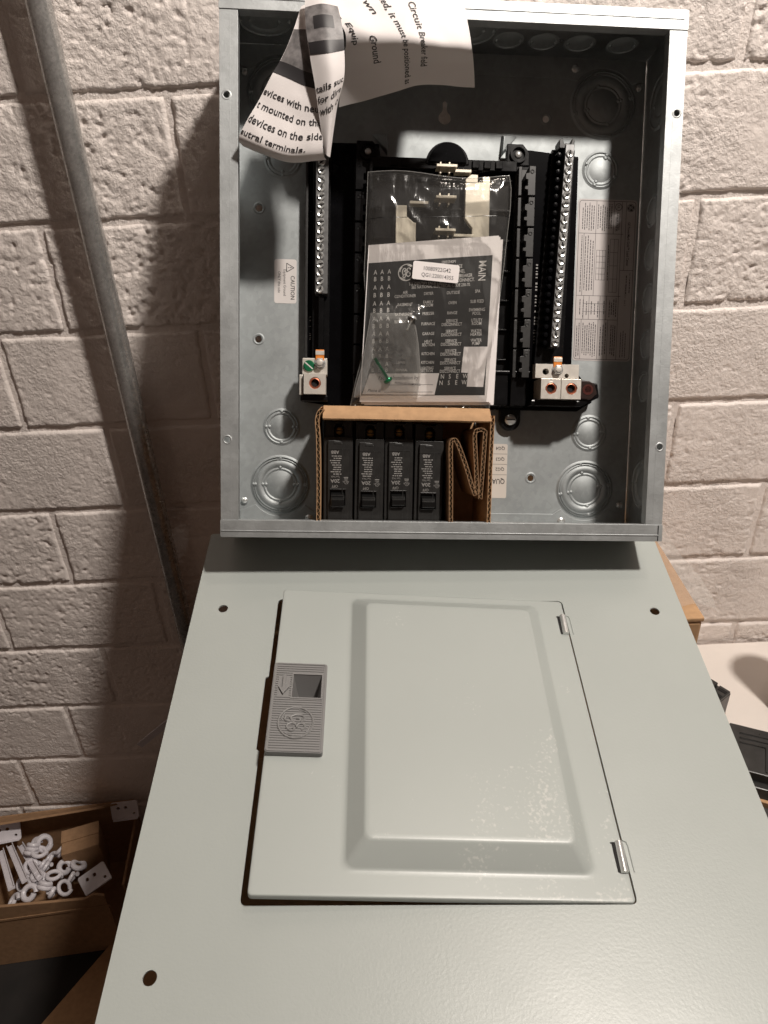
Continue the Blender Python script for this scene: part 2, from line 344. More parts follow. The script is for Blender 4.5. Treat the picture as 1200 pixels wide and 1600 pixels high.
for r in range(-3, 11):
    zt = Z0 - r * CH; zb = zt - CH
    if zb < 0.0: zb = 0.0
    o = OFF[r]; k0 = math.floor((-0.86 - o) / BL)
    for k in range(k0, k0 + 9):
        xa = o + k * BL; xb = xa + BL
        if xb < -0.85 or xa > 0.85: continue
        vis = (xa < -0.12 and r >= -1 and xb > -0.75) or (xb > 0.27 and -1 <= r <= 6 and xa < .62)
        nx, nz = (118, 59) if vis else (22, 11)
        rng = random.Random(r * 31 + k)
        amp = rng.choice((0.9, 0.8, 0.6, 0.45, 1.0))
        if r == -1 or r == 0: amp = 1.05
        block_mesh(xa + GAP, xb - GAP, zb + GAP, zt - GAP, nx, nz, r * 17 + k * 5, amp).build('block', 'wall_paint', wall, smooth=True, ang=180)
def mort(u, v):
    x = -0.9 + 1.8 * u; z = 1.6 * v
    return (x, D + 0.0026 + 0.0008 * noise.noise(Vector((x * 40, 1, z * 40))), z)
MB(1).grid(mort, 220, 160).build('mortar', 'wall_paint', wall, smooth=True, ang=180)
MB(1).box(-0.9, 0.9, D + 0.012, D + 0.10, 0, 1.6).build('core', 'wall_paint', wall)

BZ = -0.688 + ZC
bench = empty('workbench', T(0.45, 0.4, 0), 'pale painted bench top against the wall, black breakers lying on it', 'workbench')
MB(1).box(-0.53, 0.55, -0.32, 0.350, BZ - 0.03, BZ).build('bench_top', 'bench_paint', bench, bev=0.002)
for sx in (-0.48, 0.50):
    for sy in (-0.27, 0.30): MB(1).box(sx - .025, sx + .025, sy - .025, sy + .025, 0.0, BZ - 0.03).build('leg', 'bench_paint', bench)

# ------------------------------------------------------------------ conduit
cd = empty('conduit', wallm @ T(-0.2725, 0.7405, 0), 'galvanised steel conduit standing upright close to the block wall', 'conduit')
MB(1).lathe((0, 0, 0.0), [(0.0106, 0), (0.0106, 1.45)], 40).build('pipe', 'steel_conduit', cd, smooth=True)
MB(1).lathe((0, 0, 0.06), [(0.0135, 0), (0.0155, .004), (0.0155, .03), (0.0135, .034)], 32).build('coupling', 'galv', cd, smooth=True)

# ------------------------------------------------------------------ cartons carrying the panel
ct = empty('carton', T(0.062, 0.605, BZ), 'brown cardboard carton on the bench, taped corner showing right of the grey cover', 'carton')
CT = -0.405 + ZC - BZ
MB(1).box(-0.20, 0.20, -0.132, 0.132, 0, CT - 0.004).build('carton_body', 'cardboard', ct, bev=0.003)
def flapfn(u, v):
    x = -0.2 + 0.4 * u; y = -0.132 + 0.264 * v
    return (x, y, CT + 0.0015 * noise.noise(Vector((x * 30, y * 30, 2))) - 0.002 * (u > .985) - .001)
MB(1).box(-0.2005, 0.2005, -0.1325, -0.001, CT - 0.004, CT).build('flap', 'cardboard', ct, bev=0.001)
MB(1).box(-0.2005, 0.2005, 0.001, 0.1325, CT - 0.004, CT).build('flap', 'cardboard', ct, bev=0.001)
def tapefn(u, v):
    y = -0.118 + 0.215 * v + .004 * math.sin(u * 3)
    a = 0.035 * u
    x = 0.186 + a; z = CT + 0.0012 + (0.004 * math.sin(v * 9) * u if u > .5 else 0)
    if x > 0.203: z -= (x - 0.203) * 0.5
    return (x + 0.002 * noise.noise(Vector((u * 4, v * 9, 0))) * u, y, z + 0.0025 * u * noise.noise(Vector((u * 7, v * 16, 1))))
MB(1).grid(tapefn, 14, 50).build('packing_tape', 'tape_film', ct, smooth=True, ang=180)

# wedge of folded board that carries the enclosure's rear bottom edge
pz = -0.405 + ZC
pv = [(-.10, .5715, pz), (.215, .5755, pz), (.215, .70, pz), (-.10, .70, pz), (-.10, .5715, -.3575 + ZC), (.215, .5755, -.3822 + ZC), (.215, .70, -.3822 + ZC), (-.10, .70, -.3575 + ZC)]
pad = MB(1).add([(x - .05, y - .63, z - pz) for x, y, z in pv], [(3, 2, 1, 0), (4, 5, 6, 7), (0, 1, 5, 4), (1, 2, 6, 5), (2, 3, 7, 6), (3, 0, 4, 7)]).build('folded_cardboard', 'cardboard', bev=.002)
pad.matrix_world = T(.05, .63, pz); tag(pad, 'folded brown board wedged beneath the metal enclosure, behind the cover', 'cardboard')
c2 = empty('carton', T(0.03, 0.265, BZ), 'closed cardboard carton hidden under the middle of the grey cover', 'carton')
MB(1).box(-0.14, 0.135, -0.13, 0.13, 0, -0.462 + ZC - BZ).build('carton_body', 'cardboard', c2, bev=0.003)
MB(1).box(-0.1405, 0.1355, -0.1305, -0.001, -0.462 + ZC - BZ, -0.459 + ZC - BZ).build('flap', 'cardboard', c2)
MB(1).box(-0.1405, 0.1355, 0.001, 0.1305, -0.462 + ZC - BZ, -0.459 + ZC - BZ).build('flap', 'cardboard', c2)

# ------------------------------------------------------------------ load center enclosure
lc = empty('load_center', BOX, 'open galvanised electrical load center box leaning back against the block wall', 'load center')
keyhole = smoothpath([(1.3 + x, 364.6 + y, 0) for x, y in [(-2, 9), (-2, 3), (-5, -1), (-5, -6), (0, -9), (5, -6), (5, -1), (2, 3), (2, 9), (0, 11)]], 3, True)
bh = [circle(90.8, 363.8, 3.4), circle(-159.5, 279.8, 3.0), circle(-159.9, 167.3, 3.0), circle(88.4, 47.8, 2.8), [(p.x, p.y) for p in keyhole]]
bpn = MB().plate([(-178.5, 1.5), (178.5, 1.5), (178.5, 415.5), (-178.5, 415.5)], bh, -76.2, -75.0).build('back_panel', 'galv', lc)
for h in ((-159.5, 279.8), (-159.9, 167.3), (88.4, 47.8), (90.8, 363.8)):
    MB().lathe((h[0], h[1], -75), [(2.9, -.6), (3.6, .5), (4.6, .35), (5.4, 0)], 20, cap=False).build('hole_rim', 'galv', bpn, smooth=True, ang=80)

def knock_mesh(rs, n=40):
    mb = MB(); prof = [(0.001, .5)]
    for i, r in enumerate(rs):
        prof += [(r - 1.5, .5 + .25 * i), (r - .7, .02), (r, .02), (r + .6, .75 + .2 * i)]
    R = rs[-1]; prof += [(R + 1.5, .45), (R + 2.6, .02)]
    mb.lathe((0, 0, 0.03), prof, n, cap=False)
    for i, r in enumerate(rs):
        for k in range(2 if i % 2 == 0 else 4):
            a = k * PI / (1 if i % 2 == 0 else 2) + (0 if i % 2 == 0 else PI / 2); x, y = (r - .4) * math.cos(a), (r - .4) * math.sin(a)
            mb.lathe((x, y, 0), [(2.0, 0), (1.3, 1.1), (.4, 1.3)], 8)
    return mb
k_big = knock_mesh([13.2, 16.0, 22.5, 24.2]).mesh('knockout', 'galv', True, 0, 60)
k_top = knock_mesh([14.5, 17.0, 25.0, 27.0]).mesh('knockout', 'galv', True, 0, 60)
k_small = knock_mesh([11.2, 14.2]).mesh('knockout', 'galv', True, 0, 60)
k_one = knock_mesh([10.6]).mesh('knockout', 'galv', True, 0, 60)
k_mid = knock_mesh([12.0, 20.0]).mesh('knockout', 'galv', True, 0, 60)
for x, y, me, rz in ((141.2, 377, k_top, .3), (-141, 377, k_top, 0), (-139.1, 321.9, k_small, PI / 2), (141.4, 322.1, k_small, 1.2), (-139.2, 90.4, k_small, 0), (141, 89.7, k_small, .1), (-140.2, 38.6, k_big, 0), (139, 37.9, k_big, .2)):
    inst(me, 'knockout', bpn, (x, y, -75), rz)
# side walls and end walls with knockouts
for sx in (-1, 1):
    sw = MB().box(min(sx * 180.2, sx * 179), max(sx * 180.2, sx * 179), 1, 416, -76, -0.2).build('side_wall', 'galv_side', lc)
    for y, z, me in ((279.7, -47, k_one), (243, -47, k_one), (206.2, -47, k_one), (166.8, -47, k_one), (130.3, -47, k_one), (367.5, -41, k_mid), (44.9, -41, k_mid)):
        o = inst(me, 'knockout', sw, (sx * 178.95, y, z)); o.rotation_euler = (0, -sx * PI / 2, 0)
for yy, sy in ((415.8, 1), (1.2, -1)):
    ew = MB().box(-178.8, 178.8, min(yy, yy + sy * 1.1), max(yy, yy + sy * 1.1), -76, -0.2).build('end_wall', 'galv_side', lc)
    for x, z, me in ((50.6, -52, k_one), (80.6, -52, k_one), (111.5, -52, k_one), (148, -52, k_one), (16, -40, k_mid), (-151, -40, k_mid), (-100, -52, k_one), (-60, -52, k_one)):
        o = inst(me, 'knockout', ew, (x, yy - sy * .05, z)); o.rotation_euler = (sy * PI / 2, 0, 0)
# tabs of the end walls lapped over the back panel, cut away round the corner knockouts
def arc(cx, cy, r, a0, a1, n=10): return [(cx + r * math.cos(a0 + (a1 - a0) * i / n), cy + r * math.sin(a0 + (a1 - a0) * i / n)) for i in range(n + 1)]
tt = [(-176, 415), (-176, 397)] + arc(-141, 377, 30.5, PI * .80, PI * .22) + [(-108, 397.5), (108, 397.5)] + arc(141, 377, 30.5, PI * .78, PI * .20) + [(176, 397), (176, 415)]
tb = MB().prism(tt, -74.9, -73.6).build('lapped_tab', 'galv', lc, bev=.3)
bb = [(-176, 2), (-176, 15)] + arc(-140, 38.6, 28.5, PI * 1.22, PI * 1.78) + [(-110, 15), (110, 15)] + arc(139, 37.9, 28.5, PI * 1.22, PI * 1.78) + [(176, 15), (176, 2)]
tb2 = MB().prism(bb[::-1], -74.9, -73.6).build('lapped_tab', 'galv', lc, bev=.3)
screw_small = MB().lathe((0, 0, 0), [(3.6, 0), (3.6, .7), (2.6, 1.5), (.01, 1.8)], 18, cap=False).mesh('rivet', 'zinc', True, 0, 40)
for x, y in ((114.8, 406.4), (-114, 406.4), (118, 8.5), (-114, 8.5)): inst(screw_small, 'rivet', tb if y > 200 else tb2, (x, y, -73.6))
for sx in (-1, 1):          # spot-weld nubs where tab meets side wall
    for y in (392, 24): MB().lathe((sx * 172, y, -74), [(3, 0), (2.6, 1.6), (1.2, 2.4)], 12).build('weld_nub', 'zinc', lc, smooth=True)
# front flanges
for sx in (-1, 1):
    xs = sorted((sx * 181, sx * 167))
    fp = MB().plate([(xs[0], 14.2), (xs[1], 14.2), (xs[1], 401.8), (xs[0], 401.8)], [circle(sx * 175.6, 78, 2.4, 18), circle(sx * 175.6, 340, 2.4, 18)], -1.3, 0)
    fp.box(min(sx * 167, sx * 168.1), max(sx * 167, sx * 168.1), 14.2, 401.8, -9, -1.25)
    fo = fp.build('front_flange', 'galv_lip', lc, bev=.25)
    MB().box(min(sx * 180.0, sx * 181.2), max(sx * 180.0, sx * 181.2), 2, 415, -11, -1.32).build('hem', 'galv_lip', fo)
    MB().box(min(sx * 172.6, sx * 173.4), max(sx * 172.6, sx * 173.4), 16, 400, 0, .12).build('roll_line', 'galv_lip', fo)
    for y in (78, 340): MB().lathe((sx * 175.6, y, 0), [(2.35, -.4), (2.6, .35), (3.3, .3), (3.9, 0)], 18, cap=False).build('hole_rim', 'galv_lip', fo, smooth=True, ang=80)
for y0, y1, ridge in ((0, 14.0, 5.2), (402, 417, 410)):
    fb = MB().plate(rrect(-181.4, 181.4, y0, y1, .8, 2), [], -1.2, .7)
    fb.box(-167, 167, (y1 - 1.1) if y0 == 0 else y0, y1 if y0 == 0 else y0 + 1.1, -9, -1.15)
    fo = fb.build('front_flange', 'galv_lip', lc, bev=.35)
    MB().box(-181.3, 181.3, y0 if y0 == 0 else y1 - 1.2, 1.2 if y0 == 0 else y1, -76, -1.3).build('skin', 'galv', fo)
    MB().box(-180.5, 178, ridge - .5, ridge + .5, .7, 1.25).build('bend_ridge', 'galv_lip', fo, bev=.25)
MB().box(177.2, 178.0, 0.6, 13.4, .7, .95).build('corner_seam', 'hole_dark', lc)
# formed lances
for x, y, sx in ((-55.3, 337.3, 1), (58.6, 339.9, -1)):
    MB().add([(x - 7 * sx, y + 8, -74.9), (x + 7 * sx, y + 8, -74.9), (x + 7 * sx, y - 10, -74.9), (x + 5.5 * sx, y + 6, -69), (x + 6.5 * sx, y - 8, -67)],
             [(0, 1, 3), (1, 2, 4, 3), (0, 3, 4, 2)]).build('formed_lance', 'galv', lc, bev=.5, ang=10)

# ---- black interior
base = [(-118, 128), (-118, 321), (-100, 334), (-56, 334.5), (-54, 320), (56, 320), (58, 333), (76, 334), (119, 330), (120, 150), (138, 128), (140, 117), (127, 109), (84, 109), (-92, 109), (-98, 110), (-120, 113), (-122, 122)]
ib = MB().prism(base[::-1], -74.9, -67).build('interior_base', 'black_matte', lc, bev=.8)
MB().box(-76, 76, 111, 318, -67, -61).build('center_tray', 'black_plastic', ib, bev=.8)
for y in (152, 178, 203, 228, 254, 279, 304): MB().box(-60, 60, y - .7, y + .7, -61, -57.5).build('tray_rib', 'black_plastic', ib, bev=.2)
MB().box(-64, 62, 310, 319, -67, -53).build('top_bar', 'black_plastic', ib, bev=.8)
for x in (-44, -34, 26, 36, 46): MB().box(x - 3, x + 3, 311.5, 318, -53, -51).build('bar_pocket', 'black_plastic', ib, bev=.5)
MB().prism(arc(1.8, 314, 18.6, 0, PI, 20), -67, -52).build('lug_hood', 'black_plastic', ib, bev=.8)
MB().prism(arc(1.8, 315, 16, 0, PI, 20), -52, -49.8).build('hood_rim', 'black_matte', ib, bev=.5)
for x, y in ((-65.6, 325), (64, 327)):
    bo = MB().prism([(x - 10, y - 9), (x + 10, y - 9), (x + 10, y + 2), (x + 4, y + 9), (x - 10, y + 9)], -67, -60).build('mounting_ear', 'black_plastic', ib, bev=.8)
    MB().lathe((x, y, -60), [(7.2, 0), (7.2, 2.4), (5.6, 2.4), (5.0, -1), (0.01, -1)], 26, cap=False).build('boss', 'black_plastic', ib, smooth=True, ang=50)
    MB().lathe((x, y, -61), [(3.0, 0), (3.0, 1.6), (2.2, 2.4), (.01, 2.6)], 18, cap=False).build('screw', 'zinc', ib, smooth=True, ang=50)
fx, fy = 66.1, 102
MB().prism([(fx - 9.5, fy + 8), (fx - 9.5, fy - 2)] + arc(fx, fy - 2, 9.5, PI, 2 * PI, 14)[1:] + [(fx + 9.5, fy + 8)], -74.8, -68.5).build('mounting_foot', 'black_plastic', ib, bev=.9)
fs_ = MB().lathe((fx, fy - 1.5, -68.5), [(5.2, 0), (5.2, 2.2), (4.2, 3.2), (.01, 3.3)], 6 * 3, cap=False)
fs_.build('screw', 'zinc', ib, smooth=True, ang=50); MB().box(fx - 4, fx + 4, fy - 2.1, fy - .9, -65.3, -65.0).build('slot', 'hole_dark', ib)
# lower frame bars
for x0, x1 in ((46, 60), (62, 76)): MB().box(x0, x1, 112, 141, -61, -52).build('frame_bar', 'black_plastic', ib, bev=1.2)
MB().box(44, 79, 139.5, 142, -61, -50).build('frame_bar', 'black_plastic', ib, bev=.6)
# stab rails: one segment an inch
def rail_seg(sx):
    mb = MB(); f = lambda x: x * sx
    pb = [(61.5, 0), (76, 0), (76, 25), (61.5, 25)]
    pt = [(61.5, 1), (65.5, 1), (65.5, 7), (67.5, 8), (66.0, 10), (66.0, 15), (69.5, 17), (69.5, 23.5), (76, 23.5), (76, .5), (70, .5), (70, 4), (66.6, 4)]
    pt = [(61.8, .6), (64.6, .6), (64.6, 24.2), (61.8, 24.2)]
    pt2 = [(69.6, .6), (76, .6), (76, 24.4), (70.5, 24.4), (70.5, 19), (67.5, 18.4), (67.5, 13.8), (69.4, 13.2), (69.4, 8.4), (67.0, 7.8), (67.0, 5.5), (69.6, 5)]
    mk = lambda P: [(f(x), y) for x, y in (P if sx > 0 else P[::-1])]
    mb.prism(mk(pb), -67, -55); mb.prism(mk(pt), -55, -45.5); mb.prism(mk(pt2), -55, -44)
    mb.lathe((f(73), 20, -44), [(1.8, 0), (1.8, .5), (1.0, .5), (1.0, 0)], 12, cap=False)
    return mb
for sx, m in ((1, 'dark_grey_plastic'), (-1, 'black_plastic')):
    me = rail_seg(sx).mesh('rail_segment', m, False, .35)
    rl = MB().box(min(sx * 60.5, sx * 77), max(sx * 60.5, sx * 77), 134, 314, -68, -64).build('stab_rail', 'black_plastic', lc)
    for i in range(7): inst(me, 'rail_segment', rl, (0, 135.4 + 25.4 * i, 0))
# bus bars and stabs in the middle
MB().prism([(17.6, 294), (17.6, 302), (22, 306), (28, 306), (28, 300), (32, 300), (32, 304.6), (38.6, 304.6), (39.6, 180), (24, 180), (24, 262), (17.6, 270)], -57, -51).build('bus_bar', 'tin_bar', lc, bev=.5)
MB().prism([(-41.5, 279), (-32, 279), (-32, 270), (-26, 265), (-24, 265), (-24, 180), (-41, 180)][::-1], -57, -51).build('bus_bar', 'tin_bar', lc, bev=.5)
for x0, x1, y in ((8, 22, 308), (-30, -14, 281), (8, 26, 255)): MB().box(x0, x1, y - 1.2, y + 1.2, -58, -49).build('bus_bar', 'tin_bar', lc, bev=.3)
for y in (311, 285.5, 258.5, 232, 206):
    st = MB().box(-8, 9.5, y - 1.1, y + 1.1, -60, -46).build('bus_stab', 'tin_bar', lc, bev=.3)
    for x in (-4.2, 3.4): MB().box(x - .6, x + .6, y - 5, y + 4, -58, -50).build('stab_prong', 'tin_bar', st)
# ground bar, left
MB().box(-118.5, -116.2, 112, 320, -67, -62).build('edge_trim', 'galv', lc, bev=.5).data.materials[0] = MATS['dark_grey_plastic']
gb = MB().box(-109.3, -98.6, 203, 322, -62, -48.5).build('ground_bar', 'bar_steel', lc, bev=.6)
MB().box(-112, -97, 150, 322, -67, -61.5).build('bar_carrier', 'black_plastic', lc, bev=.5)
def term_screw():
    mb = MB(); mb.lathe((0, 0, 0), [(3.25, -1), (3.25, .9), (2.7, 1.5), (1.5, 1.2), (1.2, .3), (.01, .2)], 18, cap=False); return mb
ts_me = term_screw().mesh('terminal_screw', 'zinc', True, 0, 38)
ts_slot = MB().box(-2.9, 2.9, -.45, .45, 1.15, 1.62).mesh('slot', 'hole_dark')
for i in range(17):
    y = 206.5 + 6.95 * i; rz = random.uniform(0, PI)
    inst(ts_me, 'terminal_screw', gb, (-105.3 + .06 * i, y, -48.5), rz); inst(ts_slot, 'slot', gb, (-105.3 + .06 * i, y, -48.5), rz)
    MB().box(-98.7, -98.2, y - 2.2, y + 2.2, -58, -52.5).build('wire_hole', 'hole_dark', gb, bev=.2)
MB().box(-106.3, -101.5, 150, 203.4, -62, -52).build('bar_strap', 'black_plastic', lc, bev=1.2)
def lug_block(cx, cy, w, z0, z1, parent, mname='aluminium'):
    b = MB().plate([(cx - w / 2, cy - 8.6), (cx + w / 2, cy - 8.6), (cx + w / 2, cy + 8.6), (cx - w / 2, cy + 8.6)], [circle(cx + .2, cy + .6, 5.0)], z0, z1).build('lug_block', mname, parent, bev=.4)
    MB().lathe((cx + .2, cy + .6, z1 - 4), [(5.0, 0), (5.0, 3.2), (3.6, 3.6), (3.2, 2.6), (3.0, -2), (.01, -2)], 24, cap=False).build('set_screw', 'copper', b, smooth=True, ang=40)
    MB().lathe((cx + .2, cy + .6, z1 - 2.5), [(3.2, 0), (2.6, -1), (.01, -1)], 6, cap=False).build('socket', 'hole_dark', b)
    return b
gl = MB().prism([(-119, 134), (-98, 134), (-98, 148), (-119, 148)], -56, -40).build('ground_lug', 'aluminium', lc, bev=.5)
lug_block(-108.2, 126.2, 18.5, -58, -35, gl)
MB().box(-121.5, -118.6, 117, 134, -62, -40).build('lug_end_plate', 'aluminium', gl, bev=.5)
MB().box(-121, -97.6, 112.5, 117, -66, -44).build('lug_seat', 'black_plastic', gl, bev=.6)
MB().lathe((-113.3, 141.4, -40), [(4.7, 0), (4.7, 1.4), (4.0, 2.2), (.01, 2.3)], 22, cap=False).build('green_bonding_screw', 'green_screw', gl, smooth=True, ang=40)
MB().box(-4.2, 4.2, -.5, .5, 0, .2).xf(lambda p: (-113.3 + p[0] * .77 + p[1] * .64, 141.4 - p[0] * .64 + p[1] * .77, p[2] - 37.75)).build('slot', 'ink_white', gl)
def bolt(x, y, z, parent):
    MB().box(x - 3.6, x + 3.6, y + 1.5, y + 11, z - 3, z).build('orange_strap', 'orange_mark', parent, bev=.4)
    MB().box(x - 3.7, x + 3.7, y + 6.5, y + 10, z - .2, z + .4).build('strap_end', 'aluminium', parent, bev=.2)
    MB().lathe((x, y, z - 2), [(5.0, 0), (5.0, 1.2), (4.2, 1.4)], 24).build('washer', 'zinc', parent, smooth=True)
    MB().lathe((x, y, z - .6), [(4.2, 0), (4.2, 3.4), (3.6, 4.0)], 6).build('bolt_head', 'zinc', parent, bev=.3)
    MB().lathe((x, y, z + 3.4), [(2.6, 0), (2.4, .7), (1.4, .9)], 14).build('bolt_tip', 'aluminium', parent, smooth=True)
bolt(-104.2, 144.0, -38, gl)
# neutral bar, right (set a little askew)
nbx = lambda y: 99.1 + (y - 165) * (6.4 / 160.4)
nb = MB().prism([(nbx(163) - 3.9, 163), (nbx(163) + 3.9, 163), (nbx(333) + 3.9, 333), (nbx(333) - 3.9, 333)], -62, -48.5).build('neutral_bar', 'bar_steel', lc, bev=.5)
MB().prism([(nbx(150) - 14, 150), (nbx(150) + 12, 150), (nbx(334) + 8, 333), (nbx(334) - 12, 333)], -67, -61.5).build('bar_carrier', 'black_plastic', lc, bev=.5)
for i in range(24):
    y = 167.0 + 6.86 * i; x = nbx(y); rz = random.uniform(0, PI)
    inst(ts_me, 'terminal_screw', nb, (x, y, -48.5), rz); inst(ts_slot, 'slot', nb, (x, y, -48.5), rz)
    MB().lathe((x - 8.0, y, -61.5), [(2.6, 0), (2.6, 9), (1.9, 10.5), (.01, 10.7)], 10, cap=False).build('barrier_bead', 'black_matte', nb, smooth=True)
MB().prism([(nbx(333) - 9, 330), (nbx(333) + 4, 330), (nbx(333) + 4, 338), (nbx(333) + 2, 338), (nbx(333) + 1, 334), (nbx(333) - 5, 334), (nbx(333) - 6, 338), (nbx(333) - 9, 337)], -64, -50).build('end_clip', 'dark_grey_plastic', lc, bev=.5)
nl = MB().plate([(79.8, 135.4), (117.5, 135.4), (117.5, 147.2), (79.8, 147.2)], [circle(88.7, 140.8, 2.8), circle(107.0, 137.6, 1.9)], -47, -37).build('neutral_lug', 'aluminium', lc, bev=.4)
lug_block(92.6, 126.0, 17.2, -58, -33, nl); lug_block(110.2, 126.0, 17.2, -58, -33, nl)
MB().box(80, 119, 136, 147, -60, -47.2).build('lug_seat', 'black_plastic', nl, bev=.5)
MB().prism([(78, 112), (122, 112), (138, 120), (136, 132), (122, 134), (119.5, 117), (78, 117)], -66, -42).build('lug_seat', 'black_plastic', nl, bev=1)
bolt(98.7, 142.6, -36, nl)
sh = MB().prism([(119.4, 118.5), (130, 117.5), (135.5, 123), (133, 131), (128, 134), (119.4, 134.6)], -60, -40).build('lug_shield', 'lug_shield_brown', nl, bev=1)
MB().lathe((127, 126.5, -40.2), [(4.6, 0), (4.6, .5), (3.0, .5), (2.8, .2), (.01, .2)], 20, cap=False).build('set_screw', 'copper_reflection', nl, smooth=True, ang=40)  # dim copper disc painted as the lug screw's reflection in the shield
# embossed part numbers on the black carriers
eb = MB()
rg = random.Random(3)
for k in range(26):
    y = 236 - k * 2.7
    if rg.random() < .85: eb.rect(84.6, 86.3, y, y + rg.uniform(.7, 1.7), -66.85)
for k in range(14):
    y = 186 - k * 1.6
    if rg.random() < .8: eb.rect(-114.4, -113.2, y, y + rg.uniform(.5, 1.1), -66.85)
tag(eb.build('embossed_number', 'ink_faded', lc), kind='stuff')

# ---- labels on the enclosure
def label_plate(name, x0, x1, y0, y1, z, m, r=2.2): return MB().prism(rrect(x0, x1, y0, y1, r), z, z + .15).build(name, m, lc)
cl = label_plate('caution_label', -146.2, -126.6, 199.0, 237.0, -74.98, 'label_white')
z = -74.78; lt = MB()
R270 = -PI / 2
lt.text('CAUTION', -130.0, 212.6, z, 3.5, R270, 0.92, 0.012)
lt.text('Equipment Ground', -136.9, 216.8, z, 2.35, R270, 0.88, 0.004)
lt.text('ONLY this side', -141.8, 217.2, z, 2.35, R270, 0.88, 0.004)
tri = [(-135.4, 233.6), (-135.4, 226.0), (-129.0, 229.8), (-135.4, 233.6)]
for a, b in zip(tri, tri[1:]): lt.ribbon([a, b], .6, z)
lt.ribbon([(-134.2, 229.8), (-133.4, 229.8)], .6, z); lt.ribbon([(-132.8, 229.8), (-130.9, 229.8)], .6, z)
lt.build('lettering', 'ink', cl)
rl = label_plate('rating_label', 122.6, 176.4, 155.2, 297.2, -74.98, 'label_rating', 3)
lt = MB(); X0, X1, Y0, Y1 = 124, 175, 156.6, 295.8; rg = random.Random(11)
def ln(xa, ya, xb, yb, w=.35): lt.ribbon([(xa, ya), (xb, yb)], w, z)
fr = rrect(X0, X1, Y0, Y1, 2.4); fr.append(fr[0]); lt.ribbon(fr, .4, z)
for yy in (267.5, 213, 192): ln(X0, yy, 164.5 if yy != 192 else 163, yy)
for xx, ya, yb in ((166.5, 236, 295.5), (155.5, 267.5, 295.5), (139.5, 267.5, 295.5), (139.5, 213, 267.5), (129, 213, 267.5), (162.8, 156.8, 295.4), (154, 156.8, 192), (145, 156.8, 192), (129.5, 156.8, 192), (152, 192, 213), (136, 192, 213), (146, 192, 213), (131, 192, 213)): ln(xx, ya, xx, yb)
ln(163, 236, 174.8, 236)
for bx0, bx1, by0, by1, nx, ny in ((153.2, 160.5, 216.5, 263, 2, 4), (141, 149.5, 227, 253, 3, 5)):
    for i in range(nx + 1): ln(bx0 + (bx1 - bx0) * i / nx, by0, bx0 + (bx1 - bx0) * i / nx, by1, .28)
    for j in range(ny + 1): ln(bx0, by0 + (by1 - by0) * j / ny, bx1, by0 + (by1 - by0) * j / ny, .28)
for yy in (199, 206): ln(131, yy, 152, yy, .28)
def block(xa, xb, ya, yb, step=2.0, h=.72):
    x = xb - 1.2
    while x > xa + .6:
        greek(lt, ya + rg.uniform(.5, 4), yb - rg.uniform(.5, 5), x, z, h, rg, None, True); x -= step
block(125, 138.5, 269, 294.5); block(140.5, 154.5, 269, 294.5); block(157, 160, 269, 288); block(130, 138.8, 214.5, 266.5, 2.3); block(125, 128.5, 214.5, 266.5, 2.6)
block(151, 153, 226, 262, 2.4); block(161, 162.6, 216, 264, 1.6, .8); block(125, 135, 193, 212, 3); block(137, 145.5, 193, 212, 3); block(147, 151, 193, 212, 2.5); block(153, 162, 193, 212)
block(125, 129, 158, 191); block(130.5, 144, 158, 191, 1.9); block(146, 153.5, 158, 191, 2.4); block(155, 162, 158, 191, 1.8); block(164, 172, 158, 186, 2.2, .6); block(167, 173.5, 214, 233, 3)
lt.text('GE PowerMark Gold\u2122 Load Center', 169.6, 259.0, z, 2.3, R270, 0.78, 0.012)
lt.text('Cat. No.', 172.6, 231, z, 1.3, R270); lt.text('TLM1212CCU   Issue 2', 169.0, 214, z, 1.5, R270, .9)
lt.text('Underwriters', 160.6, 277, z, 1.7, R270, .9, .01); lt.text('Laboratories Inc.', 158.0, 276, z, 1.5, R270, .9, .01)
lt.ribbon(circle(159.5, 291.0, 2.9, 24) + [(162.4, 291.0)], .5, z); lt.text('UL', 159.5, 291.0, z, 2.2, R270, .8, .02)
lt.build('lettering', 'ink', rl)
MB().prism(circle(170.6, 290.5, 3.5, 26), z, z + .02).build('emblem_disc', 'ink', rl)
lg = MB(); emblem_flat(lg, 170.6, 290.5, 3.0, z + .04, .3, R270); lg.build('emblem', 'label_rating', rl)
ql = label_plate('circuit_size_label', 42, 66.2, 29.0, 78.5, -74.98, 'label_cream', 1.5)
lt = MB()
for s, y in (('QG4', 74.4), ('QG3', 64.6), ('QG2', 55.4)): lt.text(s, 59.6, y, z, 3.0, PI, .95, .012)
lt.text('QUA', 58.5, 44.2, z, 4.6, PI, .82, .012)
for y in (69.4, 60, 50.4): lt.rect(43, 66, y - .15, y + .15, z)
lt.build('lettering', 'ink', ql)

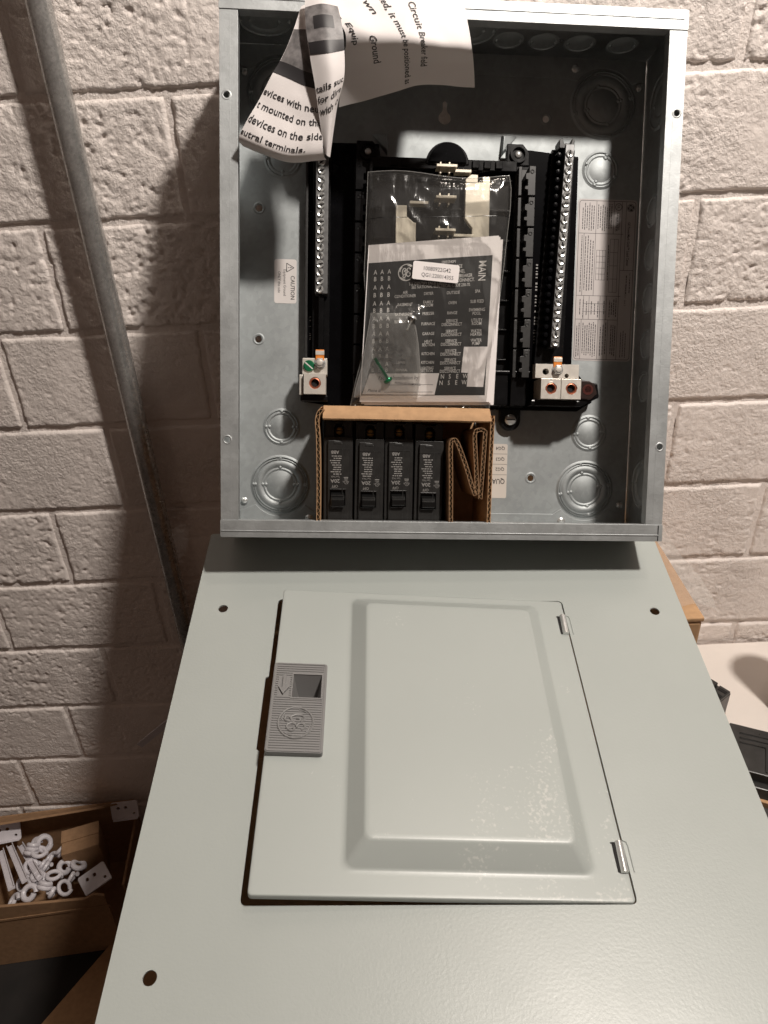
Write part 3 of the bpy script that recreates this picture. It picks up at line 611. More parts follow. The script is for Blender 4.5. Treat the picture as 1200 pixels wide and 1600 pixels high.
# ------------------------------------------------------------------ carton of breakers standing in the enclosure
def corrugated(path, z0, z1, thick=3.2, pitch=5.2, skin=.42):
    P = [Vector((p[0], p[1])) for p in path]; L = [0.0]
    for a, b in zip(P, P[1:]): L.append(L[-1] + (b - a).length)
    def at(s):
        for i in range(len(P) - 1):
            if s <= L[i + 1] or i == len(P) - 2:
                t = (s - L[i]) / max(1e-6, L[i + 1] - L[i]); p = P[i].lerp(P[i + 1], t)
                q0 = P[max(i - 1, 0)]; q1 = P[min(i + 2, len(P) - 1)]
                d = (P[i + 1] - P[i]).normalized(); return p, Vector((-d.y, d.x))
    mb = MB()
    def strip(offs, w, n):
        pts = []
        for i in range(n + 1):
            s = L[-1] * i / n; p, nr = at(s); pts.append((p + nr * (offs(s) - w / 2), p + nr * (offs(s) + w / 2)))
        vs = []
        for a, b in pts: vs += [(a.x, a.y, z0), (b.x, b.y, z0), (b.x, b.y, z1), (a.x, a.y, z1)]
        fs = []
        for i in range(n):
            o = 4 * i
            for j in range(4): fs.append((o + j, o + (j + 1) % 4, o + 4 + (j + 1) % 4, o + 4 + j))
        fs += [(0, 1, 2, 3), (4 * n, 4 * n + 3, 4 * n + 2, 4 * n + 1)]
        mb.add(vs, fs)
    n = max(4, int(L[-1] / 2.2)); h = thick / 2 - skin / 2
    strip(lambda s: h, skin, n); strip(lambda s: -h, skin, n)
    strip(lambda s: (h - skin) * math.sin(2 * PI * s / pitch), skin * .8, max(8, int(L[-1] / .75)))
    return mb
bc = empty('breaker_carton', BOX @ T(-.034, .0025, -.036), 'small open cardboard box holding four breakers inside the enclosure', 'carton')
def bl_(mb): return mb.xf(lambda p: (p[0] + 34, p[1] - 2.5, p[2] + 36))
wl = [(-103.0, 2.6), (-102.8, 40), (-103.6, 80), (-104.6, 94), (-103.0, 101), (-99.6, 104.6)]
bl_(corrugated([(p.x, p.y) for p in smoothpath([(x, y, 0) for x, y in wl], 5)], -72, -.5)).build('side_panel', 'cardboard', bc)
bl_(corrugated([(36.4, 2.6), (36.6, 60), (37.3, 101)], -72, -1.5)).build('side_panel', 'cardboard', bc)
bl_(MB().box(-101, 35, 2.6, 103, -73.4, -72.1)).build('back_panel', 'cardboard', bc)
bl_(MB().box(-101.2, 34.7, 2.6, 5.2, -72, -1)).build('bottom_panel', 'cardboard', bc)
bl_(MB().box(-99, 35.4, 103.2, 106.2, -72, -12)).build('top_panel', 'cardboard', bc, bev=.8)
def tf(u, v):
    x = -99.8 + 135.6 * u; a = v
    y = 107.0 - 10.6 * a; zz = -9.5 + 9.0 * a + 1.8 * math.sin(a * PI)
    return (x + (.6 if v > .5 else 0) * (u - .5), y + .35 * noise.noise(Vector((x * .08, 0, 3))), zz)
fm = MB().grid(tf, 40, 8); n0 = len(fm.v); fm.v += [(x, y - 1.2, z_ - 2.2) for x, y, z_ in fm.v]; fm.f += [tuple(i + n0 for i in f[::-1]) for f in fm.f]
w_ = 41
for i in range(40): fm.f += [(i, i + 1, n0 + i + 1, n0 + i), (8 * w_ + i + 1, 8 * w_ + i, n0 + 8 * w_ + i, n0 + 8 * w_ + i + 1)]
for j in range(8): fm.f += [(j * w_, n0 + j * w_, n0 + (j + 1) * w_, (j + 1) * w_), (j * w_ + 40, (j + 1) * w_ + 40, n0 + (j + 1) * w_ + 40, n0 + j * w_ + 40)]
bl_(fm).build('front_flap', 'cardboard', bc, smooth=True, ang=40)

WHICH = ['leftmost of four black breakers in the small carton, its toggle at mid travel', 'second breaker from the left in the small carton', 'third breaker from the left in the small carton', 'rightmost of four black breakers, beside the folded corrugated insert']
def breaker(i, x, y):
    e = empty('circuit_breaker', BOX @ T(x * .001, (y + (.6, -.5, .2, -.9)[i]) * .001, -.040 + (.0, .0012, -.0008, .0006)[i]) @ Matrix.Rotation((.004, -.006, .003, -.004)[i], 4, 'Z'), WHICH[i], 'circuit breaker', 'breakers in the small carton')
    # local: x 0..24.2, y 0..90 ; z 0 = 40 mm behind the enclosure front
    MB().box(0, 24.0, 0, 76, -30, 22).build('case', 'breaker_case', e, bev=.7)
    MB().plate([(0.5, 74), (23.5, 74), (23.5, 90), (18, 90.4), (17.4, 88.6), (7, 88.6), (6.4, 90.4), (0.5, 90)], [[(8.0, 74.8), (16.8, 74.8), (16.8, 83.5), (14.5, 87), (10, 87), (8.0, 83.5)]], -30, 17).build('line_end', 'breaker_case', e, bev=.6)
    MB().box(2, 22, 75, 88.5, -29, 8).build('terminal_cavity', 'black_matte', e)
    ts = MB().lathe((12.5, 81.0, 8), [(3.2, 0), (3.2, 4.2), (2.5, 4.8), (.01, 4.9)], 18, cap=False).build('terminal_screw', 'brass', e, smooth=True, ang=40)
    MB().box(9.6, 15.4, 80.5, 81.5, 12.86, 13.02).build('slot', 'hole_dark', ts)
    fp = MB().plate([(3.4, 1), (21.2, 1), (21.2, 66.2), (15.4, 66.2), (15.4, 70.6), (13.8, 72.4), (8.4, 73.2), (3.4, 73.0)], [[(5.2, 19.5), (18.0, 19.5), (18.0, 32.8), (5.2, 32.8)]], 22, 25.2).build('face_plate', 'breaker_case', e, bev=.45)
    MB().box(15.2, 15.7, 1.5, 66, 25.2, 25.45).build('face_seam', 'dark_grey_plastic', e)
    MB().box(3.5, 21.1, 65.7, 66.3, 25.2, 25.5).build('face_seam', 'dark_grey_plastic', e)
    MB().box(8.2, 14.6, 70.2, 72.2, 25.2, 25.6).build('label_tab', 'dark_grey_plastic', e, bev=.2)
    hz = 4.0 if i == 0 else 0.0
    hd = MB().add([(5.6, 21.0 - hz * .3, 20), (17.6, 21.0 - hz * .3, 20), (17.6, 32.2, 20), (5.6, 32.2, 20), (6.0, 20.6 - hz * .6, 29.5), (17.2, 20.6 - hz * .6, 29.5), (17.2, 26.0 - hz * .3, 30.5), (6.0, 26.0 - hz * .3, 30.5)], [(3, 2, 1, 0), (4, 5, 6, 7), (0, 1, 5, 4), (1, 2, 6, 5), (2, 3, 7, 6), (3, 0, 4, 7)]).build('toggle', 'breaker_handle', e, bev=.8)
    MB().box(6.4, 16.8, 27.5, 28.3, 27.0, 27.6).build('toggle_rib', 'dark_grey_plastic', hd)
    lt = MB(); zt = 25.32; rg = random.Random(50 + i)
    lt.text('ABB', 9.3, 63.3, zt, 2.5, PI, 1.0, .02)
    lt.text('20A', 9.4, 39.6, zt, 3.0, PI, 1.05, .012); lt.text('OFF', 9.2, 35.2, zt, 2.3, PI, .9)
    lt.text('Type THQL', 9.6, 43.2, zt, 1.3, PI, .8)
    lt.text('c UL us', 18.4, 38.8, zt, 1.5, PI, .8); lt.ribbon(circle(18.6, 38.8, 1.6, 16) + [(20.2, 38.8)], .25, zt); lt.rect(16.6, 20.2, 42.4, 43.0, zt); lt.rect(16.8, 20.0, 41.2, 41.7, zt)
    for k in range(9): greek(lt, 4.8 + rg.uniform(0, 3.5), 14.6, 60.2 - k * 1.85, zt, .75, rg)
    lt.build('lettering', 'ink_faded', e)
    l2 = MB(); l2.text('ON', 9.0, 12.5, zt, 2.6, PI, 1.0); l2.build('lettering', 'dark_grey_plastic', e)
for i, x in enumerate((-99.2, -74.0, -49.0, -24.2)): breaker(i, x, 5.3 - .5 * i * .3)
ip = smoothpath([(5.6, 6, 0), (4.6, 50, 0), (3.8, 76, 0), (5.4, 81, 0), (9.0, 79, 0), (16, 62, 0), (23.6, 39.5, 0), (26.0, 38.2, 0), (25.0, 60, 0), (23.2, 84, 0), (24.6, 88.6, 0), (28, 89.6, 0), (31.4, 88.6, 0), (31.6, 84, 0), (30.6, 60, 0), (29.2, 33, 0)], 4)
ins = corrugated([(p.x, p.y) for p in ip], -66, -3, 3.3, 4.4, .45).xf(lambda p: (p[0] - 16, p[1] - 5.5, p[2] + 34)).build('corrugated_insert', 'cardboard_dark', mw=BOX @ T(.016, .0055, -.034))
tag(ins, 'folded corrugated cardboard filler zigzagging beside the rightmost breaker', 'filler')

# ------------------------------------------------------------------ plastic bag, booklet, pouch, screws
LX = [(108, -78), (128, -74), (147, -69.2), (186, -66), (218, -68), (237, -67.3), (262, -67), (297, -66)]
RX = [(108, 40.0), (153, 42.5), (189, 45), (228, 49), (254, 51), (273, 52.8), (290, 53), (300, 51)]
def interp(tab, y):
    for (a, b), (c, d) in zip(tab, tab[1:]):
        if y <= c: return b + (d - b) * max(0, (y - a)) / (c - a)
    return tab[-1][1]
bagE = empty('plastic_bag', BOX @ T(-.012, .108, -.030), 'crinkled clear plastic bag propped on the breaker carton, holding the label booklet', 'bag')
def bagfn(front):
    def fn(u, v):
        y = 108.5 + 190 * v + 2.0 * math.sin(u * 7) * (v > .97) ; x = interp(LX, y) + (interp(RX, y) - interp(LX, y)) * u
        e = min(u, 1 - u, v * 1.6, (1 - v) * 1.6)
        puff = min(1, e / .10) ** .6 if e > 0 else 0
        zz = -33 + (puff * (6 if front else -7) if v < .78 else puff * ((6 if front else -7) - (v - .78) * 14 * (1 if front else 0)))
        if front:
            p = Vector((x * .03, y * .03, 0))
            rid = 1 - abs(noise.noise(Vector((x * .055 + y * .02, y * .035 - x * .01, 5)))) * 2
            zz += puff * (.7 * noise.noise(p * 1.2) + .8 * max(0, rid - .55) * (1.6 if v > .72 or u > .86 else .35) + .12 * noise.noise(p * 5))
            zz += 3.6 * puff * min(1, max(0, (-14 - x) / 8)) * min(1, max(0, (192 - y) / 8))
        return (x + 12, y - 108, zz + 30)
    return fn
mb = MB().grid(bagfn(True), 90, 130); mb.grid(bagfn(False), 24, 34)
mb.build('film', 'clear_film', bagE, smooth='flatkeep', ang=180)
MB().tube([(bagfn(True)(1, v)) for v in [i / 40 for i in range(41)]], .32, 5).build('side_seam', 'pouch_film', bagE, smooth=True)
MB().tube([(bagfn(True)(0, v)) for v in [i / 40 for i in range(41)]], .32, 5).build('side_seam', 'pouch_film', bagE, smooth=True)
MB().tube([(bagfn(True)(u, 1)) for u in [i / 40 for i in range(41)]], .3, 5).build('top_seam', 'pouch_film', bagE, smooth=True)
MB().tube([bagfn(True)(u, .80 + .03 * u) for u in [i / 60 for i in range(61)]], .22, 4).build('fold_line', 'black_plastic', bagE, smooth=True)
# booklet (its own s,t millimetres mapped on the slightly skewed sheet)
Q = [(-70.3, 111.5), (39.7, 113.7), (43.5, 250.6), (-64.7, 239.6)]
def bk(dz=0.0, dx=0.0, dy=0.0):
    def f(s, t, z_):
        u = s / 109.0; v = t / 131.0
        x = (1 - u) * (1 - v) * Q[0][0] + u * (1 - v) * Q[1][0] + u * v * Q[2][0] + (1 - u) * v * Q[3][0]
        y = (1 - u) * (1 - v) * Q[0][1] + u * (1 - v) * Q[1][1] + u * v * Q[2][1] + (1 - u) * v * Q[3][1]
        return (x + dx + 14, y + dy - 112, z_ + dz + .8 * math.sin(u * PI) * (v) + 30)
    return f
bkE = empty('label_booklet', BOX @ T(-.014, .112, -.030), 'black and white circuit label booklet inside the clear bag', 'booklet')
for k in range(4):
    f = bk(-30.6 - .7 * k, 1.3 * k * (1 if k % 2 else .6), -.8 * k)
    pg = MB().grid(lambda u, v: f(u * 109, v * 131, .3), 20, 12); n0 = len(pg.v); pg.v += [(x, y, z_ - .35) for x, y, z_ in pg.v]; pg.f += [tuple(i + n0 for i in q[::-1]) for q in pg.f]
    pg.build('page', 'paper', bkE, smooth=True, ang=40)
f = bk(-30.25)
MB().grid(lambda u, v: f(.7 + 103.8 * u, 5.4 + 110.7 * v, .08), 20, 12).build('printed_panel', 'page_black', bkE)
wf = MB()
wf.add([f(s, t, .16) for s, t in [(84.7, 44.5), (105.0, 44.2), (102.8, 12.0), (88.9, 12.4), (89.3, 23.5), (83.5, 23.8)]], [(0, 1, 2, 3, 4, 5)])
wf.add([f(s, t, .16) for s, t in [(6.9, 23.9), (65.1, 23.5), (62.2, 5.8), (1.9, 6.5)]], [(0, 1, 2, 3)])
wf.build('blank_field', 'paper', bkE)
BOOK = [('10055540P1', 67.8, 112.9, 2.3), ('SERVICE', 74.1, 109.0, 2.7), ('PANEL', 77.8, 105.0, 2.7), ('BREAKER', 82.4, 101.4, 2.7), ('DISCONNECT.', 80.9, 97.9, 2.7), ('TO IDENTIFY EACH CIRCUIT', 52.1, 96.8, 2.4), ('SEE NATIONAL ELECTRICAL CODE 230-70.', 62.5, 94.1, 2.4), ('AIR', 32.8, 90.3, 2.4), ('CONDITIONER', 33.0, 87.3, 2.4), ('BASEMENT', 33.3, 80.4, 2.4), ('BATHROOM', 32.4, 72.5, 2.4), ('BEDROOM', 31.4, 66.5, 2.4), ('DRYER', 52.5, 88.5, 2.4), ('FAMILY', 52.6, 81.6, 2.4), ('ROOM', 52.8, 79.0, 2.4), ('FREEZER', 53.1, 72.3, 2.4), ('FURNACE', 53.5, 64.0, 2.4), ('GARAGE', 54.1, 56.0, 2.4), ('HEAT', 54.4, 49.6, 2.4), ('SECTION', 54.6, 46.9, 2.4), ('KITCHEN', 54.8, 39.6, 2.4), ('KITCHEN', 54.8, 32.5, 2.4), ('LIGHTING', 54.4, 27.9, 2.3), ('SECTION', 54.5, 25.5, 2.3), ('OUTSIDE', 73.0, 88.3, 2.5), ('OVEN', 72.9, 80.2, 2.4), ('RANGE', 73.2, 72.1, 2.4), ('SPA', 93.6, 88.5, 2.5), ('SUB FEED', 93.6, 80.5, 2.5), ('SWIMMING', 93.8, 73.9, 2.5), ('POOL', 93.8, 71.0, 2.5), ('UTILITY', 94.2, 65.6, 2.5), ('ROOM', 94.2, 62.9, 2.5), ('WATER', 94.3, 57.1, 2.5), ('HEATER', 94.5, 54.4, 2.5), ('WATER', 94.6, 49.6, 2.5), ('PUMP', 94.7, 46.9, 2.5), ('LIVING', 32.4, 32.8, 2.1), ('DISPOSAL', 33.5, 26.6, 2.1), ('N', 68.0, 20.8, 3.6), ('S', 74.1, 20.8, 3.6), ('E', 80.5, 20.9, 3.6), ('W', 87.2, 21.0, 3.6), ('N', 67.1, 15.7, 3.6), ('S', 73.6, 15.7, 3.6), ('E', 79.9, 15.9, 3.6), ('W', 86.5, 16.0, 3.6)]
for i, (a, b) in enumerate(((65.7, 62.9), (57.3, 54.6), (49.6, 46.9), (41.6, 38.9), (34.3, 31.8), (27.4, 25.0))): BOOK += [('SERVICE', 73.2 + .15 * i, a, 2.5), ('DISCONNECT', 73.4 + .15 * i, b, 2.5)]
for i, t in enumerate((108.2, 102.6, 95.6, 89.3, 82.4, 76.5, 69.8, 63.6, 57.2, 51.2, 44.5, 38.5, 31.8, 27.1)):
    for s in (7.0, 12.6, 18.5): BOOK.append(('AB'[i % 2], s + .19 * i, t, 3.6))
lt = MB()
for s, x, y, h in BOOK: lt.text(s, x, y, .16, h, 0, .76 if len(s) > 1 else .8, .008 if len(s) < 3 else .006, fmap=f)
lt.text('MAIN', 96.5, 104.4, .16, 6.2, R270, .74, .006, fmap=f)
emblem_flat(lt, 32.8, 106.5, 6.6, .16, .75, .05, f)
lt.build('lettering', 'ink_white', bkE)
lt = MB(); lt.text('Facility Installation by:', 31.5, 20.3, .24, 3.2, 0, .85, .01, fmap=f, slant=.2); lt.text('Phone #:', 11.7, 9.7, .24, 2.6, 0, .85, .01, fmap=f, slant=.2)
lt.rect(19.8, 60.5, 8.0, 8.3, .24, f); lt.rect(24, 60.5, 14.0, 14.3, .24, f); lt.build('lettering', 'ink', bkE)
# sticker on the bag front
stk = [(-29.3, 212.6), (8.6, 209.6), (11.2, 224.6), (-26.7, 227.4)]
ang = math.radians(-4.2); sc_ = (-9.05, 218.55)
sk = MB().prism([(sc_[0] + x * math.cos(ang) - y * math.sin(ang) + 12, sc_[1] + x * math.sin(ang) + y * math.cos(ang) - 108) for x, y in rrect(-19.2, 19.2, -7.3, 7.3, 1.6)], 4.2, 4.35).build('sticker', 'label_white', bagE)
sk.data.materials[0] = MATS['paper']
lt = MB(); tr = lambda x, y: (sc_[0] + x * math.cos(ang) - y * math.sin(ang) + 12, sc_[1] + x * math.sin(ang) + y * math.cos(ang) - 108)
a = tr(1.0, 2.2); lt.text('10080922G42', a[0], a[1], 4.43, 3.3, ang, .86, .006)
a = tr(1.6, -3.2); lt.text('QG1:220014355', a[0], a[1], 4.43, 3.1, ang - .02, .90, .004); lt.build('lettering', 'ink', sk)
# inner pouch with screws
pE = empty('screw_pouch', BOX @ T(-.047, .116, -.0265), 'small clear pouch with printed instructions at the lower left of the bag', 'pouch')
PL = [(115, -75), (122, -74), (140, -69), (165, -65), (184, -62)]; PR = [(115, -22), (135, -19.7), (160, -22), (174, -24.5), (184, -30)]
def pfn(u, v):
    y = 115 + 69.5 * v; x = interp(PL, y) + (interp(PR, y) - interp(PL, y)) * u
    e = max(0, min(u, 1 - u, v, 1 - v)); p = min(1, e / .12) ** .6
    return (x + 47, y - 116, -1.4 + p * (2.8 + .6 * noise.noise(Vector((x * .11, y * .08, 2))) + .7 * max(0, .75 - abs(noise.noise(Vector((x * .12 + y * .06, y * .03, 8)))) * 3)))
MB().grid(pfn, 50, 60).build('film', 'pouch_film', pE, smooth='flatkeep', ang=180)
MB().tube([pfn(1, i / 20) for i in range(21)], .35, 5).build('seam', 'pouch_film', pE, smooth=True); MB().tube([pfn(0, i / 20) for i in range(21)], .35, 5).build('seam', 'pouch_film', pE, smooth=True); MB().tube([pfn(i / 20, 1) for i in range(21)], .35, 5).build('seam', 'pouch_film', pE, smooth=True)
lt = MB()
for s, x, y in (('THIS SCREW', -54, 163.6), ('IS REQUIRED TO', -47.5, 158.7), ('BOND NEUTRAL USE', -45.8, 154.8), ('INSERT THROUGH', -45.4, 150.9), ('NEUTRAL AND THREAD', -45.3, 146.9), ('INTO BOX', -38, 143.2)): lt.text(s, x + 47, y - 116, 2.9, 1.9, -.05, .85, 0)
lt.text('PACKAGED IN MEXICO', -30.6 + 47, 126.9 - 116, 2.9, 1.7, -.06, .85, .005); lt.build('lettering', 'ink', pE)
gs = MB()
ax = Vector((11.4, -17.5, 0)).normalized(); p0 = Vector((-58.4, 147.3, 0)); p1 = p0 + ax * 20
for k in range(20): q = p0 + ax * k; gs.lathe(q, [(1.5, 0), (2.0, .35), (2.0, .55), (1.5, .95)], 12, (Vector((0, 0, 1)), ax.cross(Vector((0, 0, 1))), ax))
gs.lathe(p1, [(3.9, 0), (4.1, .8), (3.6, 2.2), (1.8, 3.1), (.01, 3.3)], 18, (Vector((0, 0, 1)), ax.cross(Vector((0, 0, 1))), ax))
g = gs.xf(lambda p: (p[0] + 52, p[1] - 130, p[2])).build('green_screw', 'green_screw', smooth=True, ang=40, mw=BOX @ T(-.052, .130, -.0262)); tag(g, 'green grounding screw lying in the small clear pouch', 'screw')
ss = MB(); ax = Vector((-6, -12.5, 0)).normalized(); p1 = Vector((-27.6, 180.6, 0)); e_ = (Vector((0, 0, 1)), ax.cross(Vector((0, 0, 1))), ax)
ss.lathe(p1 - ax * 2.6, [(.01, 0), (2.3, .3), (3.8, 1.4), (4.2, 2.6), (3.9, 2.8)], 20, e_)
for k in range(11): ss.lathe(p1 + ax * k, [(1.2, 0), (1.65, .35), (1.65, .55), (1.2, .98)], 12, e_)
g = ss.xf(lambda p: (p[0] + 28, p[1] - 175, p[2])).build('pan_head_screw', 'zinc', smooth=True, ang=40, mw=BOX @ T(-.028, .175, -.0258)); tag(g, 'bright round head machine screw at the top of the small pouch', 'screw')

# ------------------------------------------------------------------ creased instruction sheet hanging over the enclosure's top edge
def spline2(P):
    nr, nc = len(P), len(P[0])
    def cr(a, b, c, d, t): return tuple(0.5 * (2 * b[i] + (c[i] - a[i]) * t + (2 * a[i] - 5 * b[i] + 4 * c[i] - d[i]) * t * t + (3 * b[i] - a[i] - 3 * c[i] + d[i]) * t ** 3) for i in range(3))
    def line(L, t):
        n = len(L); s = min(max(t, 0), 1) * (n - 1); i = min(int(s), n - 2)
        return cr(L[max(i - 1, 0)], L[i], L[i + 1], L[min(i + 2, n - 1)], s - i)
    return lambda u, v: line([line(r, u) for r in P], v)
PA = [[(-118, 396, 18), (-112, 398, 20), (-106, 399, 22), (-99, 400, 24)], [(-128, 367, 20), (-121, 364, 22), (-113, 361, 24), (-106, 359, 26)], [(-138, 349, 19), (-127, 345, 20), (-116, 340, 22), (-104, 336, 24)], [(-150, 328, 17), (-135, 322, 18), (-119, 316, 19), (-102, 314, 20)], [(-164, 305, 13), (-145, 297, 15), (-125, 292, 16), (-101, 294, 16)], [(-163, 302, 1), (-147, 296, 2), (-126, 291, 3), (-99, 293, 5)]]
PB = [[(-115, 400, 27), (-104, 401, 30), (-94, 401, 28)], [(-114, 376, 31), (-101, 377, 36), (-88, 377, 33)], [(-111, 356, 32), (-98, 355, 38), (-86, 360, 33)], [(-107, 335, 30), (-95, 336, 34), (-86, 342, 29)], [(-104, 316, 23), (-96, 316, 26), (-91, 324, 22)], [(-100, 294, 15), (-98, 292, 16), (-96, 292, 13)]]
PC = [[(-117, 439, -12), (-76, 439, -12), (-36, 440, -12), (4, 442, -12)], [(-109, 403, 14), (-71, 404, 15), (-33, 406, 15), (3, 408, 14)], [(-86, 374, 30), (-56, 372, 32), (-26, 371, 32), (7, 370, 30)], [(-88, 356, 12), (-55, 360, 14), (-24, 362, 14), (12, 364, 12)], [(-90, 337, -8), (-55, 346, -4), (-25, 354, -2), (16, 356, -6)]]
shE = empty('instruction_sheet', BOX @ T(-.05, .417, .004), 'creased white instruction sheet draped over the top lip of the enclosure', 'paper sheet')
def mkpatch(P, name, nu, nv, wr, ext=None):
    S = spline2(P)
    def fn(u, v, dz=0.0):
        p = S(u, v); q = Vector((p[0] * .05, p[1] * .05, 1))
        return (p[0] + 50, p[1] - 417, p[2] - 4 + wr * noise.noise(q * 1.3) + 1.3 * wr * (1 - 2.2 * abs(noise.noise(Vector((p[0] * .028 + p[1] * .012, p[1] * .022 - p[0] * .009, 4.4)))) - .3) + dz)
    g = MB().grid(fn, nu, nv); n0 = len(g.v); g.v += [(x, y, z_ - .18) for x, y, z_ in g.v]; g.f += [tuple(i + n0 for i in q[::-1]) for q in g.f]
    g.build(name, 'paper', shE, smooth='flatkeep', ang=30); return fn
fA = mkpatch(PA, 'left_fold', 30, 50, .8); fB = mkpatch(PB, 'middle_fold', 16, 50, .6); fC = mkpatch(PC, 'right_fold', 50, 50, 1.2)
def ptext(mb, fn, s, u0, v0, du, dv, hu, hv, bold=.004):     # text running along (du,dv) per unit width, its up direction (hu,hv) per cap height
    vs, fs = glyphs(s, bold); w = max(v[0] for v in vs); out = []
    for x, y in vs:
        a = x / w; b = y / .7; out.append(fn(min(max(u0 + du * a + hu * b, 0.0), 1), min(max(v0 + dv * a + hv * b, 0), 1), .35))
    mb.add(out, fs)
lt = MB()
for s, v, u0, du in (('evices with neut', .545, .02, .97), ('t mounted on this', .625, .03, .95), ('devices on the side', .705, .02, .97), ('eutral terminals.', .782, -.0, .80)): ptext(lt, fA, s, u0, v, du, .0, 0, -.040, .014)
lt.build('lettering', 'ink', shE)
lt = MB()
for s, v, u0, du in (('tails suc', .645, .04, .92), ('for dire', .715, .06, .88), ('with o', .785, .1, .8)): ptext(lt, fB, s, u0, v, du, -.02, 0, -.044, .014)
lt.build('lettering', 'ink', shE)
lt = MB()
for s, u0, v0, du, dv in (('in Circuit Breaker field', .60, .20, .02, .58), ('alled, it must be positioned as', .42, .20, .09, .74), ('wn', .31, .25, .02, .10), ('Equip', .06, .44, .02, .16), ('Ground', .20, .52, .05, .22)): ptext(lt, fC, s, u0, v0, du, dv, .050, -.006, .012)
lt.ribbon([(0, 0), (1, 0)], .1, 0) if False else None
lt.add([fC(.10, .25, .35), fC(.115, .25, .35), fC(.075, .41, .35), (fC(.06, .41, .35))], [(0, 1, 2, 3)])
lt.build('lettering', 'ink', shE)
def printed(fn, u0, u1, v0, v1, m, n=14, dz=.28):
    MB().grid(lambda a, b: fn(u0 + (u1 - u0) * a, v0 + (v1 - v0) * b, dz), n, n).build('printed_picture', m, shE, smooth='flatkeep', ang=180)
printed(fB, 0, 1, .10, .32, 'ink_grey'); printed(fB, .02, 1, .32, .405, 'ink'); printed(fA, 0.02, .98, .12, .31, 'ink_grey'); printed(fA, 0, .98, .31, .405, 'ink')
printed(fB, .25, .75, .16, .24, 'ink', dz=.36)

# ------------------------------------------------------------------ grey cover with its door
cv = empty('panel_cover', COV, 'grey painted steel panel cover lying flat in front, its door slightly ajar', 'panel cover')
CX, CY0, CY1 = 199.7, -232, 219
op = rrect(-132.4, 101.4, -94.5, 141.8, 3.5, 3)
k_ = next(i for i, p in enumerate(op) if p[0] < -130 and p[1] < 0)
op = op[:k_] + [(-132.4, 66), (-134.6, 64.5), (-134.6, 6), (-132.4, 4.5)] + op[k_:]
holes = [op] + [circle(sx * 176, y, 3.9, 22) for sx in (-1, 1) for y in (131.4, -131.4)]
MB().plate(rrect(-CX, CX, CY0, CY1, 2.5, 3), holes, -1.4, 0).build('cover_plate', 'cover_paint', cv, bev=.35)
for sx in (-1, 1): MB().box(min(sx * CX, sx * (CX - 1.3)), max(sx * CX, sx * (CX - 1.3)), CY0 + 2, CY1 - 2, -7.5, -1.2).build('edge_return', 'cover_paint', cv)
for y in (CY0, CY1 - 1.3): MB().box(-CX + 2, CX - 2, y, y + 1.3, -7.5, -1.2).build('edge_return', 'cover_paint', cv)
HXX = 101.0; AL = math.radians(3.25); ca, sa = math.cos(AL), math.sin(AL)
def dr(p): dx = p[0] - HXX; return (HXX + dx * ca + p[2] * sa, p[1], p[2] * ca - dx * sa + .25)
# door skin: turned edge, flat border with the latch pocket, raised centre panel
dm = MB()
def loft(rs):
    n = len(rs[0]); o = len(dm.v)
    for r_ in rs: dm.v += r_
    for j in range(len(rs) - 1):
        for i in range(n): dm.f.append((o + j * n + i, o + j * n + (i + 1) % n, o + (j + 1) * n + (i + 1) % n, o + (j + 1) * n + i))
    return o + (len(rs) - 1) * n, n
def ring(x0, x1, y0, y1, r, z_): return [(x, y, z_) for x, y in rrect(x0, x1, y0, y1, r, 6)]
loft([ring(-127.2, 100.4, -93.8, 141.0, 2.5, -5), ring(-127.2, 100.4, -93.8, 141.0, 2.5, -.4), ring(-126.8, 100.0, -93.4, 140.6, 2.3, 0), ring(-126.2, 99.4, -92.8, 140.0, 2.0, .1), ring(-124.6, 97.8, -91.2, 138.4, 1.5, .1)])
vs_, fs_2 = filled(rrect(-124.6, 97.8, -91.2, 138.4, 1.5, 6), [rrect(-75.5, 82, -81.5, 137, 7, 6), [(-111.6, 36.2), (-93.0, 36.2), (-93.0, 54.2), (-111.6, 54.2)]])
dm.add([(x, y, .1) for x, y in vs_], fs_2)
a_, n_ = loft([ring(-75.5, 82, -81.5, 137, 7, .1), ring(-73.4, 79.9, -79.4, 134.9, 6.5, .1), ring(-71.8, 78.4, -77.8, 133.4, 6, .5), ring(-71.0, 77.6, -77.0, 132.6, 6, 1.2),
               ring(-61.8, 68.8, -65.6, 121.8, 5, 10.0), ring(-61.0, 68.0, -64.6, 121.0, 5, 10.7), ring(-59.8, 66.8, -63.2, 119.8, 5, 11.0), ring(-57.5, 64.5, -61, 117.5, 5, 11.0)])
dm.f.append(tuple(range(a_, a_ + n_)))
door = dm.xf(dr).build('door', 'door_paint_dusty', cv, smooth=True, ang=60)
